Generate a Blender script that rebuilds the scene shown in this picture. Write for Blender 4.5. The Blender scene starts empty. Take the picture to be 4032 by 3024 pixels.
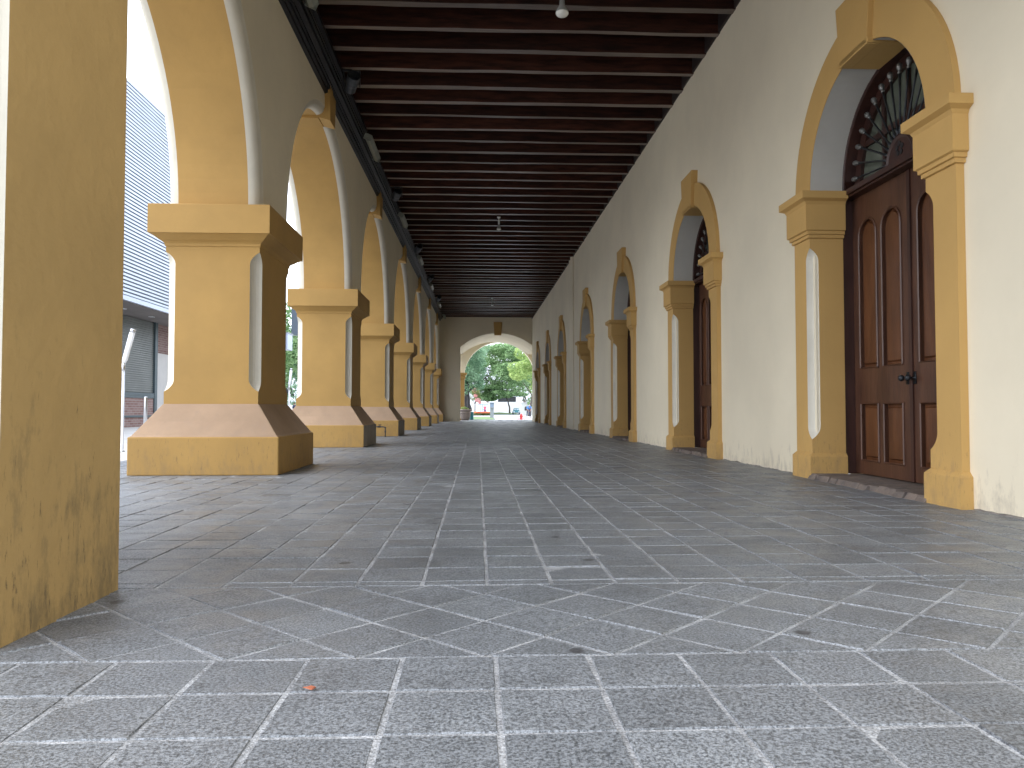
import bpy, bmesh, math, random
from mathutils import Vector, Matrix, noise
R = math.radians
sc = bpy.context.scene
COL = sc.collection

# ------------------------------------------------------------------ camera
cam_d = bpy.data.cameras.new("camera"); cam = bpy.data.objects.new("camera", cam_d); COL.objects.link(cam)
cam_d.sensor_fit = 'HORIZONTAL'; cam_d.sensor_width = 36.0; cam_d.lens = 36.0 * 3028 / 4032
cam_d.clip_start = 0.05; cam_d.clip_end = 2000
H = 0.7
YAW = math.atan(137 / 3028); PIT = math.atan(102 / math.hypot(3028, 137))
cam.location = (0, 0, H); cam.rotation_euler = (R(90) + PIT, 0, -YAW)
sc.camera = cam

# ------------------------------------------------------------------ sky, sun, exposure
W = bpy.data.worlds.new("World"); sc.world = W; W.use_nodes = True
nt = W.node_tree; nt.nodes.clear()
sky = nt.nodes.new('ShaderNodeTexSky'); sky.sky_type = 'NISHITA'; sky.sun_disc = False
SUN_EL = R(48); SUN_AZ = R(268)      # azimuth clockwise from +Y: the light comes from behind and left of the camera
sky.sun_elevation = SUN_EL; sky.sun_rotation = SUN_AZ; sky.dust_density = 2.0; sky.air_density = 1.0; sky.ozone_density = 1.0
hs = nt.nodes.new('ShaderNodeHueSaturation'); hs.inputs['Saturation'].default_value = 0.42
bg = nt.nodes.new('ShaderNodeBackground'); bg.inputs['Strength'].default_value = 0.15
wo = nt.nodes.new('ShaderNodeOutputWorld')
cl = nt.nodes.new('ShaderNodeMixRGB'); cl.inputs['Fac'].default_value = .75; cl.inputs['Color2'].default_value = (4.9, 5.3, 6.1, 1)   # even cloud layer
nt.links.new(sky.outputs[0], hs.inputs['Color']); nt.links.new(hs.outputs[0], cl.inputs['Color1']); nt.links.new(cl.outputs[0], bg.inputs['Color']); nt.links.new(bg.outputs[0], wo.inputs['Surface'])
sun_d = bpy.data.lights.new("sun", 'SUN'); sun_d.energy = 0.5; sun_d.angle = R(90); sun_d.color = (1, .96, .9)
sun = bpy.data.objects.new("sun", sun_d); COL.objects.link(sun)
d = Vector((math.sin(SUN_AZ) * math.cos(SUN_EL), math.cos(SUN_AZ) * math.cos(SUN_EL), math.sin(SUN_EL)))
sun.rotation_euler = d.to_track_quat('Z', 'Y').to_euler()
sc.view_settings.view_transform = 'Standard'; sc.view_settings.look = 'None'
sc.view_settings.exposure = 2.15; sc.view_settings.gamma = 1.0
sc.render.engine = 'CYCLES'
sc.cycles.max_bounces = 8; sc.cycles.diffuse_bounces = 6; sc.cycles.glossy_bounces = 3
sc.cycles.use_denoising = True
sc.cycles.sample_clamp_indirect = 6.0

# ------------------------------------------------------------------ materials
def mat(name, col, rough=0.7, metal=0.0, var=0.08, vscale=1.5, bump=0.0, bscale=40, spec=0.5,
        dirt=None, dirt_col=(.05, .045, .04), dirt_z=1.0, stretch=None, col2=None, fine=0.0, each=0.0, scratch=0.0):
    m = bpy.data.materials.new(name); m.use_nodes = True
    n = m.node_tree; L = n.links; b = n.nodes['Principled BSDF']
    b.inputs['Roughness'].default_value = rough; b.inputs['Metallic'].default_value = metal
    b.inputs['Specular IOR Level'].default_value = spec
    geo = n.nodes.new('ShaderNodeNewGeometry'); src = geo.outputs['Position']
    if stretch:
        mp = n.nodes.new('ShaderNodeMapping'); mp.inputs['Scale'].default_value = stretch
        L.new(src, mp.inputs['Vector']); vs = mp.outputs[0]
    else: vs = src
    nz = n.nodes.new('ShaderNodeTexNoise'); nz.inputs['Scale'].default_value = vscale; nz.inputs['Detail'].default_value = 6
    nz.inputs['Roughness'].default_value = 0.6
    L.new(vs, nz.inputs['Vector'])
    rmp = n.nodes.new('ShaderNodeValToRGB')
    c2 = col2 or tuple(min(1, c * (1 + var)) for c in col)
    c1 = tuple(c * (1 - var) for c in col) if not col2 else col
    rmp.color_ramp.elements[0].position = .35; rmp.color_ramp.elements[1].position = .65
    rmp.color_ramp.elements[0].color = (*c1, 1); rmp.color_ramp.elements[1].color = (*c2, 1)
    L.new(nz.outputs['Fac'], rmp.inputs['Fac'])
    out = rmp.outputs['Color']
    if fine > 0:
        nf = n.nodes.new('ShaderNodeTexNoise'); nf.inputs['Scale'].default_value = 160; nf.inputs['Detail'].default_value = 3
        L.new(vs, nf.inputs['Vector'])
        mr = n.nodes.new('ShaderNodeMapRange'); mr.inputs['From Min'].default_value = .3; mr.inputs['From Max'].default_value = .7
        mr.inputs['To Min'].default_value = 1 - fine; mr.inputs['To Max'].default_value = 1 + fine
        L.new(nf.outputs['Fac'], mr.inputs['Value'])
        mx = n.nodes.new('ShaderNodeVectorMath'); mx.operation = 'SCALE'
        L.new(out, mx.inputs[0]); L.new(mr.outputs[0], mx.inputs['Scale']); out = mx.outputs[0]
    if each > 0:      # every piece of timber has a tone of its own
        oi = n.nodes.new('ShaderNodeObjectInfo'); me_ = n.nodes.new('ShaderNodeMapRange')
        me_.inputs['To Min'].default_value = 1 - each; me_.inputs['To Max'].default_value = 1 + each
        L.new(oi.outputs['Random'], me_.inputs['Value'])
        mo = n.nodes.new('ShaderNodeVectorMath'); mo.operation = 'SCALE'
        L.new(out, mo.inputs[0]); L.new(me_.outputs[0], mo.inputs['Scale']); out = mo.outputs[0]
    if scratch > 0:
        mps = n.nodes.new('ShaderNodeMapping'); mps.inputs['Scale'].default_value = (1, 1, .22); mps.inputs['Rotation'].default_value = (.25, .1, 0); L.new(src, mps.inputs['Vector'])
        ns = n.nodes.new('ShaderNodeTexNoise'); ns.inputs['Scale'].default_value = 42; ns.inputs['Detail'].default_value = 7; ns.inputs['Roughness'].default_value = .75; L.new(mps.outputs[0], ns.inputs['Vector'])
        sz = n.nodes.new('ShaderNodeSeparateXYZ'); L.new(geo.outputs['Position'], sz.inputs[0])
        zs_ = n.nodes.new('ShaderNodeMapRange'); zs_.inputs['From Min'].default_value = 1.3; zs_.inputs['From Max'].default_value = .3; zs_.inputs['To Min'].default_value = -.12; zs_.inputs['To Max'].default_value = .03; L.new(sz.outputs['Z'], zs_.inputs['Value'])
        aa_ = n.nodes.new('ShaderNodeMath'); aa_.operation = 'ADD'; L.new(ns.outputs['Fac'], aa_.inputs[0]); L.new(zs_.outputs[0], aa_.inputs[1])
        ms_ = n.nodes.new('ShaderNodeMapRange'); ms_.inputs['From Min'].default_value = .60; ms_.inputs['From Max'].default_value = .68; ms_.inputs['To Max'].default_value = scratch; L.new(aa_.outputs[0], ms_.inputs['Value'])
        xs = n.nodes.new('ShaderNodeMixRGB'); xs.inputs['Color2'].default_value = (.07, .055, .035, 1); L.new(ms_.outputs[0], xs.inputs['Fac']); L.new(out, xs.inputs['Color1']); out = xs.outputs[0]
    if dirt:
        # scuffs and grime with ragged shapes of their own, gathered low on the wall
        sep = n.nodes.new('ShaderNodeSeparateXYZ'); L.new(geo.outputs['Position'], sep.inputs[0])
        mpd = n.nodes.new('ShaderNodeMapping'); mpd.inputs['Scale'].default_value = (1, 1, .38); L.new(src, mpd.inputs['Vector'])
        nd = n.nodes.new('ShaderNodeTexNoise'); nd.inputs['Scale'].default_value = 11; nd.inputs['Detail'].default_value = 9; nd.inputs['Roughness'].default_value = .72
        L.new(mpd.outputs[0], nd.inputs['Vector'])
        zr = n.nodes.new('ShaderNodeMapRange'); zr.inputs['From Min'].default_value = dirt_z; zr.inputs['From Max'].default_value = 0.0
        zr.inputs['To Min'].default_value = -.22; zr.inputs['To Max'].default_value = 0.04
        L.new(sep.outputs['Z'], zr.inputs['Value'])
        ad = n.nodes.new('ShaderNodeMath'); ad.operation = 'ADD'; L.new(nd.outputs['Fac'], ad.inputs[0]); L.new(zr.outputs[0], ad.inputs[1])
        dr = n.nodes.new('ShaderNodeMapRange'); dr.inputs['From Min'].default_value = .47; dr.inputs['From Max'].default_value = .64
        dr.inputs['To Max'].default_value = dirt
        L.new(ad.outputs[0], dr.inputs['Value'])
        mixd = n.nodes.new('ShaderNodeMixRGB'); mixd.inputs['Color2'].default_value = (*dirt_col, 1)
        L.new(dr.outputs[0], mixd.inputs['Fac']); L.new(out, mixd.inputs['Color1']); out = mixd.outputs[0]
    L.new(out, b.inputs['Base Color'])
    if bump > 0:
        nb = n.nodes.new('ShaderNodeTexNoise'); nb.inputs['Scale'].default_value = bscale; nb.inputs['Detail'].default_value = 5
        L.new(vs, nb.inputs['Vector'])
        bp = n.nodes.new('ShaderNodeBump'); bp.inputs['Strength'].default_value = bump; bp.inputs['Distance'].default_value = .01
        L.new(nb.outputs['Fac'], bp.inputs['Height']); L.new(bp.outputs[0], b.inputs['Normal'])
    return m

M = {}
M['yellow'] = mat('yellow_plaster', (.395, .235, .066), .75, var=.08, vscale=1.3, bump=.25, bscale=14, dirt=.35, dirt_col=(.20, .135, .07), dirt_z=.75, scratch=.4)
M['yellow_worn'] = mat('yellow_plaster_worn', (.43, .29, .115), .75, var=.08, vscale=1.3, bump=.45, bscale=16, dirt=.62, dirt_col=(.13, .105, .06), dirt_z=1.35, scratch=.75)
M['ochre'] = mat('ochre_plaster', (.53, .325, .105), .72, var=.05, vscale=.9, bump=.2, bscale=18, dirt=.4, dirt_col=(.28, .19, .1), dirt_z=.8, scratch=.35)
M['cream'] = mat('cream_plaster', (.78, .70, .53), .8, var=.055, vscale=.55, bump=.5, bscale=5, dirt=.45, dirt_col=(.36, .31, .25), dirt_z=.55)
M['white'] = mat('white_moulding_paint', (.60, .565, .475), .7, var=.05, vscale=3, bump=.2, bscale=25)
M['soffit_white'] = mat('grey_white_soffit', (.50, .48, .43), .8, var=.05, vscale=2, bump=.25, bscale=14)
M['pinkish'] = mat('bare_pink_beige_render', (.35, .24, .155), .85, var=.09, vscale=3, bump=.35, bscale=22, dirt=.4, dirt_col=(.3, .22, .16), dirt_z=1.5)
M['concrete'] = mat('bare_grey_render', (.30, .265, .22), .8, var=.18, vscale=5, bump=.3, bscale=25, stretch=(1, 1, .3))
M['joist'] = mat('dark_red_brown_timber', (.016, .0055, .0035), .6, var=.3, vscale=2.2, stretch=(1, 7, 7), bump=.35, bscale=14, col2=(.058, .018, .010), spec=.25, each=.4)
M['joist_lit_face'] = mat('weathered_floor_lit_underside', (.10, .075, .062), .36, var=.3, vscale=2.5, stretch=(1, 9, 9), bump=.35, bscale=10, col2=(.17, .13, .11), spec=.5, each=.3)  # weathered grey, lightened in colour for light bounced up off the floor
M['deck'] = mat('dark_ceiling_boards', (.018, .010, .008), .7, var=.3, vscale=2, stretch=(5, .6, 1), bump=.3)
M['trim_wood'] = mat('dark_painted_timber', (.009, .008, .010), .45, var=.3, vscale=2, stretch=(5, .6, 5), bump=.2, spec=.35)
M['door_wood'] = mat('dark_varnished_door_wood', (.055, .022, .012), .42, var=.3, vscale=3, stretch=(4, 4, .5), bump=.2, bscale=20, col2=(.10, .042, .022))
M['door_panel'] = mat('red_brown_panel_wood', (.075, .026, .010), .38, var=.3, vscale=3.5, stretch=(3, 3, .6), bump=.2, bscale=20, col2=(.13, .048, .018))
M['frame_wood'] = mat('blackish_red_frame_wood', (.030, .011, .008), .45, var=.3, vscale=3, stretch=(4, 4, .5), bump=.2, bscale=20, col2=(.055, .02, .013))
M['iron'] = mat('dark_wrought_iron', (.035, .038, .042), .45, metal=.6, var=.3, vscale=20, bump=.3, bscale=60)
M['knob_iron'] = mat('pale_worn_iron', (.20, .20, .19), .4, metal=.6, var=.25, vscale=30)
M['pane'] = mat('dusty_green_grey_glass', (.115, .13, .10), .22, var=.15, vscale=2.5, spec=.6)
M['stone'] = mat('worn_threshold_stone', (.12, .10, .088), .8, var=.3, vscale=9, bump=.9, bscale=22, col2=(.20, .155, .125))
M['slat'] = mat('pale_aluminium_slat', (.42, .47, .54), .45, metal=.0, var=.04, vscale=1)
M['slat_dark'] = mat('dark_gap_cladding', (.045, .05, .06), .7, var=.1)
M['shutter'] = mat('grey_green_shutter', (.13, .14, .13), .5, var=.12, vscale=.7)
M['steel_frame'] = mat('dark_teal_steel', (.045, .07, .08), .5, var=.1)
M['soffit_far'] = mat('dull_brown_soffit', (.19, .17, .16), .8, var=.1, vscale=.6)
M['stainless'] = mat('brushed_stainless_steel', (.55, .56, .58), .28, metal=.9, var=.04, stretch=(1, 1, 30), vscale=3)
M['lamp_glass'] = mat('frosted_white_lamp_glass', (.80, .82, .85), .25, var=.02)
M['bulb'] = mat('pearl_glass_bulb', (.62, .62, .58), .2, var=.05, vscale=30)
M['bulb_grey'] = mat('grey_lamp_holder', (.20, .20, .19), .5, var=.1)
M['white_paint'] = mat('white_enamel', (.72, .72, .70), .4, var=.03)
M['fixture'] = mat('dusty_grey_metal_fixture', (.04, .045, .052), .5, metal=.3, var=.2, vscale=15)
M['batten'] = mat('pale_grey_batten_diffuser', (.22, .24, .21), .45, var=.12, vscale=6)
M['black'] = mat('black_plastic', (.015, .015, .017), .45, var=.1)
M['paving_pale'] = mat('pale_concrete_paving', (.48, .47, .45), .85, var=.08, vscale=.8, fine=.05)
M['road'] = mat('worn_grey_asphalt', (.19, .20, .22), .85, var=.1, vscale=.7, fine=.1)
M['earth'] = mat('dry_ground', (.33, .31, .27), .9, var=.12, vscale=.2)
M['grass'] = mat('light_green_grass', (.11, .18, .055), .9, var=.3, vscale=3)
M['bark'] = mat('grey_brown_bark', (.085, .072, .062), .9, var=.35, vscale=9, stretch=(1, 1, .25), bump=.8, bscale=20)
M['bark_dark'] = mat('dark_bark', (.035, .032, .032), .9, var=.35, vscale=9, stretch=(1, 1, .25), bump=.8, bscale=20)
M['planter'] = mat('pinkish_stone_planter', (.30, .25, .225), .8, var=.12, vscale=5, bump=.3)
M['teal'] = mat('teal_painted_metal', (.03, .22, .25), .45, var=.06)
M['car_teal'] = mat('teal_car_paint', (.03, .15, .17), .3, var=.05)
M['car_white'] = mat('white_car_paint', (.68, .69, .70), .3, var=.03)
M['glass_dark'] = mat('dark_window_glass', (.04, .05, .06), .12, var=.1, spec=.8)
M['glass_pale'] = mat('pale_reflecting_glass', (.42, .50, .55), .15, var=.1, spec=.8)
M['red'] = mat('red_hydrant_paint', (.50, .03, .03), .5, var=.12, vscale=8)
M['grey_metal'] = mat('grey_painted_metal', (.23, .25, .26), .6, var=.08)
M['blue_screen'] = mat('blue_grey_panel', (.18, .24, .33), .4, var=.06)
M['blue'] = mat('blue_painted_steel', (.10, .23, .50), .45, var=.06)
M['facade'] = mat('white_limewashed_facade', (.64, .66, .70), .85, var=.04, vscale=.3)
M['opening'] = mat('dark_window_opening', (.02, .022, .024), .4, var=.2)
M['wall_white'] = mat('whitewashed_garden_wall', (.72, .73, .74), .85, var=.03, vscale=.6)
M['skin'] = mat('skin_tone', (.36, .21, .15), .6, var=.05)
M['cloth_blue'] = mat('blue_shirt_cloth', (.07, .22, .55), .85, var=.1, vscale=8)
M['cloth_navy'] = mat('dark_denim', (.035, .045, .085), .9, var=.2, vscale=8)
M['cloth_red'] = mat('pink_red_cloth', (.55, .06, .13), .85, var=.15, vscale=8)
M['cloth_purple'] = mat('purple_cloth', (.11, .06, .16), .85, var=.15, vscale=8)
M['hair_dark'] = mat('dark_hair', (.02, .015, .012), .7)
M['hair_grey'] = mat('grey_cap_cloth', (.42, .43, .47), .8)
M['shoe'] = mat('dark_leather', (.02, .02, .025), .5)
M['sign_grey'] = mat('slate_grey_panel', (.085, .11, .14), .6, var=.06)
M['sign_pale'] = mat('pale_blue_grey_box', (.36, .41, .50), .5, var=.05)

def leaf_mat(name, c1, c2):
    m = bpy.data.materials.new(name); m.use_nodes = True; n = m.node_tree; L = n.links
    b = n.nodes['Principled BSDF']; b.inputs['Roughness'].default_value = .6; b.inputs['Specular IOR Level'].default_value = .3
    at = n.nodes.new('ShaderNodeAttribute'); at.attribute_name = 'tone'
    mx = n.nodes.new('ShaderNodeMixRGB'); mx.inputs['Color1'].default_value = (*c1, 1); mx.inputs['Color2'].default_value = (*c2, 1)
    L.new(at.outputs['Fac'], mx.inputs['Fac']); L.new(mx.outputs[0], b.inputs['Base Color'])
    tr = n.nodes.new('ShaderNodeBsdfTranslucent'); L.new(mx.outputs[0], tr.inputs['Color'])
    ms = n.nodes.new('ShaderNodeMixShader'); ms.inputs[0].default_value = .35
    L.new(b.outputs[0], ms.inputs[1]); L.new(tr.outputs[0], ms.inputs[2]); L.new(ms.outputs[0], n.nodes['Material Output'].inputs['Surface'])
    return m
M['leaf'] = leaf_mat('mid_green_leaves', (.06, .14, .045), (.34, .50, .24))
M['leaf_cool'] = leaf_mat('blue_green_leaves', (.06, .15, .08), (.32, .48, .30))
M['leaf_lime'] = leaf_mat('yellow_green_leaves', (.16, .26, .07), (.46, .58, .22))
M['leaf_pink'] = leaf_mat('green_leaves_of_flowering_tree', (.10, .16, .05), (.24, .26, .10))
M['blossom'] = leaf_mat('pink_blossom', (.60, .28, .30), (.75, .42, .40))
M['flowers'] = leaf_mat('orange_red_flowers', (.55, .10, .05), (.65, .30, .12))
M['topiary'] = leaf_mat('olive_topiary_leaves', (.07, .10, .03), (.17, .20, .08))

def tile_mat():
    m = bpy.data.materials.new('rough_grey_paving_tiles'); m.use_nodes = True; n = m.node_tree; L = n.links
    b = n.nodes['Principled BSDF']
    geo = n.nodes.new('ShaderNodeNewGeometry'); P = geo.outputs['Position']
    at = n.nodes.new('ShaderNodeAttribute'); at.attribute_name = 'tone'
    r = n.nodes.new('ShaderNodeValToRGB'); r.color_ramp.elements[0].color = (.122, .131, .141, 1); r.color_ramp.elements[1].color = (.188, .201, .215, 1)
    L.new(at.outputs['Fac'], r.inputs['Fac'])
    def noise_n(scale, det=4, rough=.6):
        x = n.nodes.new('ShaderNodeTexNoise'); x.inputs['Scale'].default_value = scale; x.inputs['Detail'].default_value = det; x.inputs['Roughness'].default_value = rough
        L.new(P, x.inputs['Vector']); return x.outputs['Fac']
    def mr(src, a, b_, c, d_):
        x = n.nodes.new('ShaderNodeMapRange'); x.inputs['From Min'].default_value = a; x.inputs['From Max'].default_value = b_
        x.inputs['To Min'].default_value = c; x.inputs['To Max'].default_value = d_; L.new(src, x.inputs['Value']); return x.outputs[0]
    def mul(a, b_):
        x = n.nodes.new('ShaderNodeMath'); x.operation = 'MULTIPLY'; L.new(a, x.inputs[0]); L.new(b_, x.inputs[1]); return x.outputs[0]
    speck = noise_n(125, 4, .85); f1 = mr(speck, .41, .59, .38, 1.8)
    patch = noise_n(2.2, 5, .6); f2 = mr(patch, .3, .7, .85, 1.15)
    f = mul(f1, f2)
    sc_ = n.nodes.new('ShaderNodeVectorMath'); sc_.operation = 'SCALE'; L.new(r.outputs[0], sc_.inputs[0]); L.new(f, sc_.inputs['Scale'])
    # old gum spots and stains
    vo = n.nodes.new('ShaderNodeTexVoronoi'); vo.inputs['Scale'].default_value = 2.6; L.new(P, vo.inputs['Vector'])
    sp = mr(vo.outputs['Distance'], .055, .075, .75, 0)
    mx = n.nodes.new('ShaderNodeMixRGB'); mx.inputs['Color2'].default_value = (.03, .028, .03, 1)
    L.new(sp, mx.inputs['Fac']); L.new(sc_.outputs[0], mx.inputs['Color1']); L.new(mx.outputs[0], b.inputs['Base Color'])
    gl = noise_n(3.1, 6, .7); L.new(mr(gl, .42, .6, .36, .58), b.inputs['Roughness'])
    b.inputs['Specular IOR Level'].default_value = .55
    bp = n.nodes.new('ShaderNodeBump'); bp.inputs['Strength'].default_value = .4; bp.inputs['Distance'].default_value = .004
    L.new(noise_n(120, 5, .75), bp.inputs['Height']); L.new(bp.outputs[0], b.inputs['Normal'])
    return m
M['tile'] = tile_mat()
M['mortar'] = mat('pale_cement_joint', (.30, .308, .318), .85, var=.3, vscale=6, bump=1.0, bscale=60, fine=.45)

def brick_mat():
    m = bpy.data.materials.new('red_grey_brick'); m.use_nodes = True; n = m.node_tree; L = n.links
    b = n.nodes['Principled BSDF']; b.inputs['Roughness'].default_value = .9
    geo = n.nodes.new('ShaderNodeNewGeometry'); sp = n.nodes.new('ShaderNodeSeparateXYZ'); L.new(geo.outputs['Position'], sp.inputs[0])
    cb = n.nodes.new('ShaderNodeCombineXYZ'); L.new(sp.outputs['Y'], cb.inputs['X']); L.new(sp.outputs['Z'], cb.inputs['Y'])
    br = n.nodes.new('ShaderNodeTexBrick'); br.inputs['Color1'].default_value = (.19, .10, .085, 1); br.inputs['Color2'].default_value = (.26, .17, .15, 1)
    br.inputs['Mortar'].default_value = (.30, .27, .26, 1); br.inputs['Scale'].default_value = 1
    br.inputs['Brick Width'].default_value = .42; br.inputs['Row Height'].default_value = .115; br.inputs['Mortar Size'].default_value = .012
    L.new(cb.outputs[0], br.inputs['Vector']); L.new(br.outputs['Color'], b.inputs['Base Color'])
    return m
M['brick'] = brick_mat()

# ------------------------------------------------------------------ mesh helpers
class MB:
    def __init__(s): s.v = []; s.f = []; s.mi = []; s.tone = None
    def face(s, pts, mi=0):
        k = len(s.v); s.v += [tuple(p) for p in pts]; s.f.append(tuple(range(k, k + len(pts)))); s.mi.append(mi)
    def mesh(s, vs, fs, mi=0):
        k = len(s.v); s.v += [tuple(p) for p in vs]
        for f in fs: s.f.append(tuple(i + k for i in f)); s.mi.append(mi)
    def box(s, x0, x1, y0, y1, z0, z1, mi=0):
        v = [(x, y, z) for z in (z0, z1) for y in (y0, y1) for x in (x0, x1)]
        s.mesh(v, [(0, 2, 3, 1), (4, 5, 7, 6), (0, 1, 5, 4), (2, 6, 7, 3), (0, 4, 6, 2), (1, 3, 7, 5)], mi)
    def rings(s, rs, cap0=True, cap1=True, mi=0, closed=True):
        n = len(rs[0]); vs = [p for r in rs for p in r]; fs = []
        for i in range(len(rs) - 1):
            for j in range(n if closed else n - 1):
                a = i * n + j; b_ = i * n + (j + 1) % n
                fs.append((a, b_, b_ + n, a + n))
        if cap0: fs.append(tuple(reversed(range(n))))
        if cap1: fs.append(tuple(range((len(rs) - 1) * n, len(rs) * n)))
        s.mesh(vs, fs, mi)
    def lathe(s, prof, c=(0, 0, 0), n=20, mi=0, sy=1.0):
        rs = [[(c[0] + r * math.cos(2 * math.pi * k / n), c[1] + sy * r * math.sin(2 * math.pi * k / n), c[2] + z) for k in range(n)] for r, z in prof]
        s.rings(rs, prof[0][0] > 0, prof[-1][0] > 0, mi)
    def tube(s, path, r, n=8, mi=0, caps=True):
        path = [Vector(p) for p in path]; rr = r if isinstance(r, (list, tuple)) else [r] * len(path)
        rs = []; prev = None
        for i, p in enumerate(path):
            t = (path[min(i + 1, len(path) - 1)] - path[max(i - 1, 0)]).normalized()
            a = prev if prev is not None and abs(prev.dot(t)) < .95 else (Vector((0, 0, 1)) if abs(t.z) < .9 else Vector((1, 0, 0)))
            u = (a - t * a.dot(t)).normalized(); w = t.cross(u); prev = u
            rs.append([tuple(p + (u * math.cos(2 * math.pi * k / n) + w * math.sin(2 * math.pi * k / n)) * rr[i]) for k in range(n)])
        s.rings(rs, caps, caps, mi)
    def build(s, name, mats, parent=None, smooth=False, bevel=0, tone=None):
        me = bpy.data.meshes.new(name); me.from_pydata(s.v, [], s.f); me.validate(); me.update()
        if not isinstance(mats, (list, tuple)): mats = [mats]
        for m in mats: me.materials.append(m)
        if len(mats) > 1 and len(me.polygons) == len(s.mi): me.polygons.foreach_set('material_index', s.mi)
        bm = bmesh.new(); bm.from_mesh(me); bmesh.ops.recalc_face_normals(bm, faces=bm.faces) if tone is None else None
        bm.to_mesh(me); bm.free()
        if tone is not None and len(tone) == len(me.polygons):
            a = me.attributes.new('tone', 'FLOAT', 'FACE'); a.data.foreach_set('value', tone)
        if smooth: me.polygons.foreach_set('use_smooth', [True] * len(me.polygons))
        o = bpy.data.objects.new(name, me); COL.objects.link(o)
        if parent: o.parent = parent
        if bevel:
            b = o.modifiers.new('bevel', 'BEVEL'); b.width = bevel; b.segments = 2; b.limit_method = 'ANGLE'; b.angle_limit = R(40)
        return o

def tag(o, label=None, cat=None, group=None, kind=None):
    if label: o['label'] = label
    if cat: o['category'] = cat
    if group: o['group'] = group
    if kind: o['kind'] = kind
    return o
def empty(name, loc=(0, 0, 0), rz=0):
    o = bpy.data.objects.new(name, None); COL.objects.link(o); o.location = loc; o.rotation_euler = (0, 0, rz); o.empty_display_size = .1; return o
KIDS = {}
def copy_tree(o, parent=None):
    c = o.copy(); COL.objects.link(c)
    if parent: c.parent = parent
    for ch in list(o.children): copy_tree(ch, c)
    return c

def arch_pts(uc, hw, zs, rise=None, n=28):
    """arch outline from left springing to right springing in (u, z)"""
    rise = hw if rise is None else rise
    if abs(rise - hw) < 1e-6:
        return [(uc - hw * math.cos(math.pi * k / n), zs + hw * math.sin(math.pi * k / n)) for k in range(n + 1)]
    Rr = (hw * hw + rise * rise) / (2 * rise); a0 = math.asin(hw / Rr)
    return [(uc + Rr * math.sin(-a0 + 2 * a0 * k / n), zs + rise - Rr + Rr * math.cos(-a0 + 2 * a0 * k / n)) for k in range(n + 1)]

def wall_polys(u0, u1, z0, z1, ops):
    """polygons (u,z) of a wall sheet with openings: dict(pts=outline, zb=bottom)"""
    out = []; u = u0
    for o in sorted(ops, key=lambda o: o['pts'][0][0]):
        p = o['pts']; zb = o.get('zb', z0)
        if p[0][0] > u + 1e-6: out.append([(u, z0), (p[0][0], z0), (p[0][0], z1), (u, z1)])
        for a, b in zip(p[:-1], p[1:]):
            out.append([a, b, (b[0], z1), (a[0], z1)])
        if zb > z0 + 1e-6: out.append([(p[0][0], z0), (p[-1][0], z0), (p[-1][0], zb), (p[0][0], zb)])
        u = p[-1][0]
    if u < u1 - 1e-6: out.append([(u, z0), (u1, z0), (u1, z1), (u, z1)])
    return out

# ------------------------------------------------------------------ ground
def clip(poly, a, b, c):   # keep a*x+b*y+c >= 0
    out = []
    for i in range(len(poly)):
        p, q = poly[i], poly[(i + 1) % len(poly)]; dp = a * p[0] + b * p[1] + c; dq = a * q[0] + b * q[1] + c
        if dp >= 0: out.append(p)
        if (dp >= 0) != (dq >= 0):
            t = dp / (dp - dq); out.append((p[0] + t * (q[0] - p[0]), p[1] + t * (q[1] - p[1])))
    return out
def area(p): return abs(sum(p[i][0] * p[(i + 1) % len(p)][1] - p[(i + 1) % len(p)][0] * p[i][1] for i in range(len(p)))) / 2
def inset(p, dd):
    s = sum(p[i][0] * p[(i + 1) % len(p)][1] - p[(i + 1) % len(p)][0] * p[i][1] for i in range(len(p)))
    if s < 0: p = list(reversed(p))
    q = list(p)
    for i in range(len(p)):
        a, b = p[i], p[(i + 1) % len(p)]; ex, ey = b[0] - a[0], b[1] - a[1]; l = math.hypot(ex, ey)
        if l < 1e-5: continue
        nx, ny = -ey / l, ex / l
        q = clip(q, nx, ny, -(nx * a[0] + ny * a[1]) - dd)
        if len(q) < 3: return []
    r = []
    for v in q:
        if not r or math.hypot(v[0] - r[-1][0], v[1] - r[-1][1]) > 1e-4: r.append(v)
    return r if len(r) > 2 else []

X0F, X1F = -4.87, 3.52
rng = random.Random(4)
tiles = []
T = .26
def grid_zone(x0, x1, y0, y1, ox, oy, px=T, py=T, jit=.002):
    k0 = math.floor((x0 - ox) / px); k1 = math.ceil((x1 - ox) / px); j0 = round((y0 - oy) / py); j1 = math.ceil((y1 - oy) / py - 1e-6)
    for j in range(j0, j1):
        for k in range(k0, k1):
            a = max(x0, ox + k * px); b = min(x1, ox + (k + 1) * px); c = oy + j * py; d_ = min(y1, c + py)
            if b - a < .03: continue
            g = lambda: rng.uniform(-jit, jit)
            tiles.append([(a + g(), c + g()), (b + g(), c + g()), (b + g(), d_ + g()), (a + g(), d_ + g())])
grid_zone(X0F, X1F, 3.175, 47.0, .04, 3.175)
grid_zone(X0F, 8.0, 47.0, 55.8, .04, 47.0)
grid_zone(X0F, X1F, 3.095, 3.175, .04, 3.095, T, .08, .001)
YB0, YB1 = 2.205, 3.095; DG = T * math.sqrt(2)
for i in range(-30, 30):
    for j in range(-6, 8):
        if (i + j) % 2: continue
        cx_ = -.528 + i * DG / 2; cy_ = YB0 + j * DG / 2
        q = [(cx_, cy_ - DG / 2), (cx_ + DG / 2, cy_), (cx_, cy_ + DG / 2), (cx_ - DG / 2, cy_)]
        for abc in ((0, 1, -YB0), (0, -1, YB1), (1, 0, -X0F), (-1, 0, X1F)):
            q = clip(q, *abc)
            if len(q) < 3: break
        if len(q) >= 3 and area(q) > .002: tiles.append(q)
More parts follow.
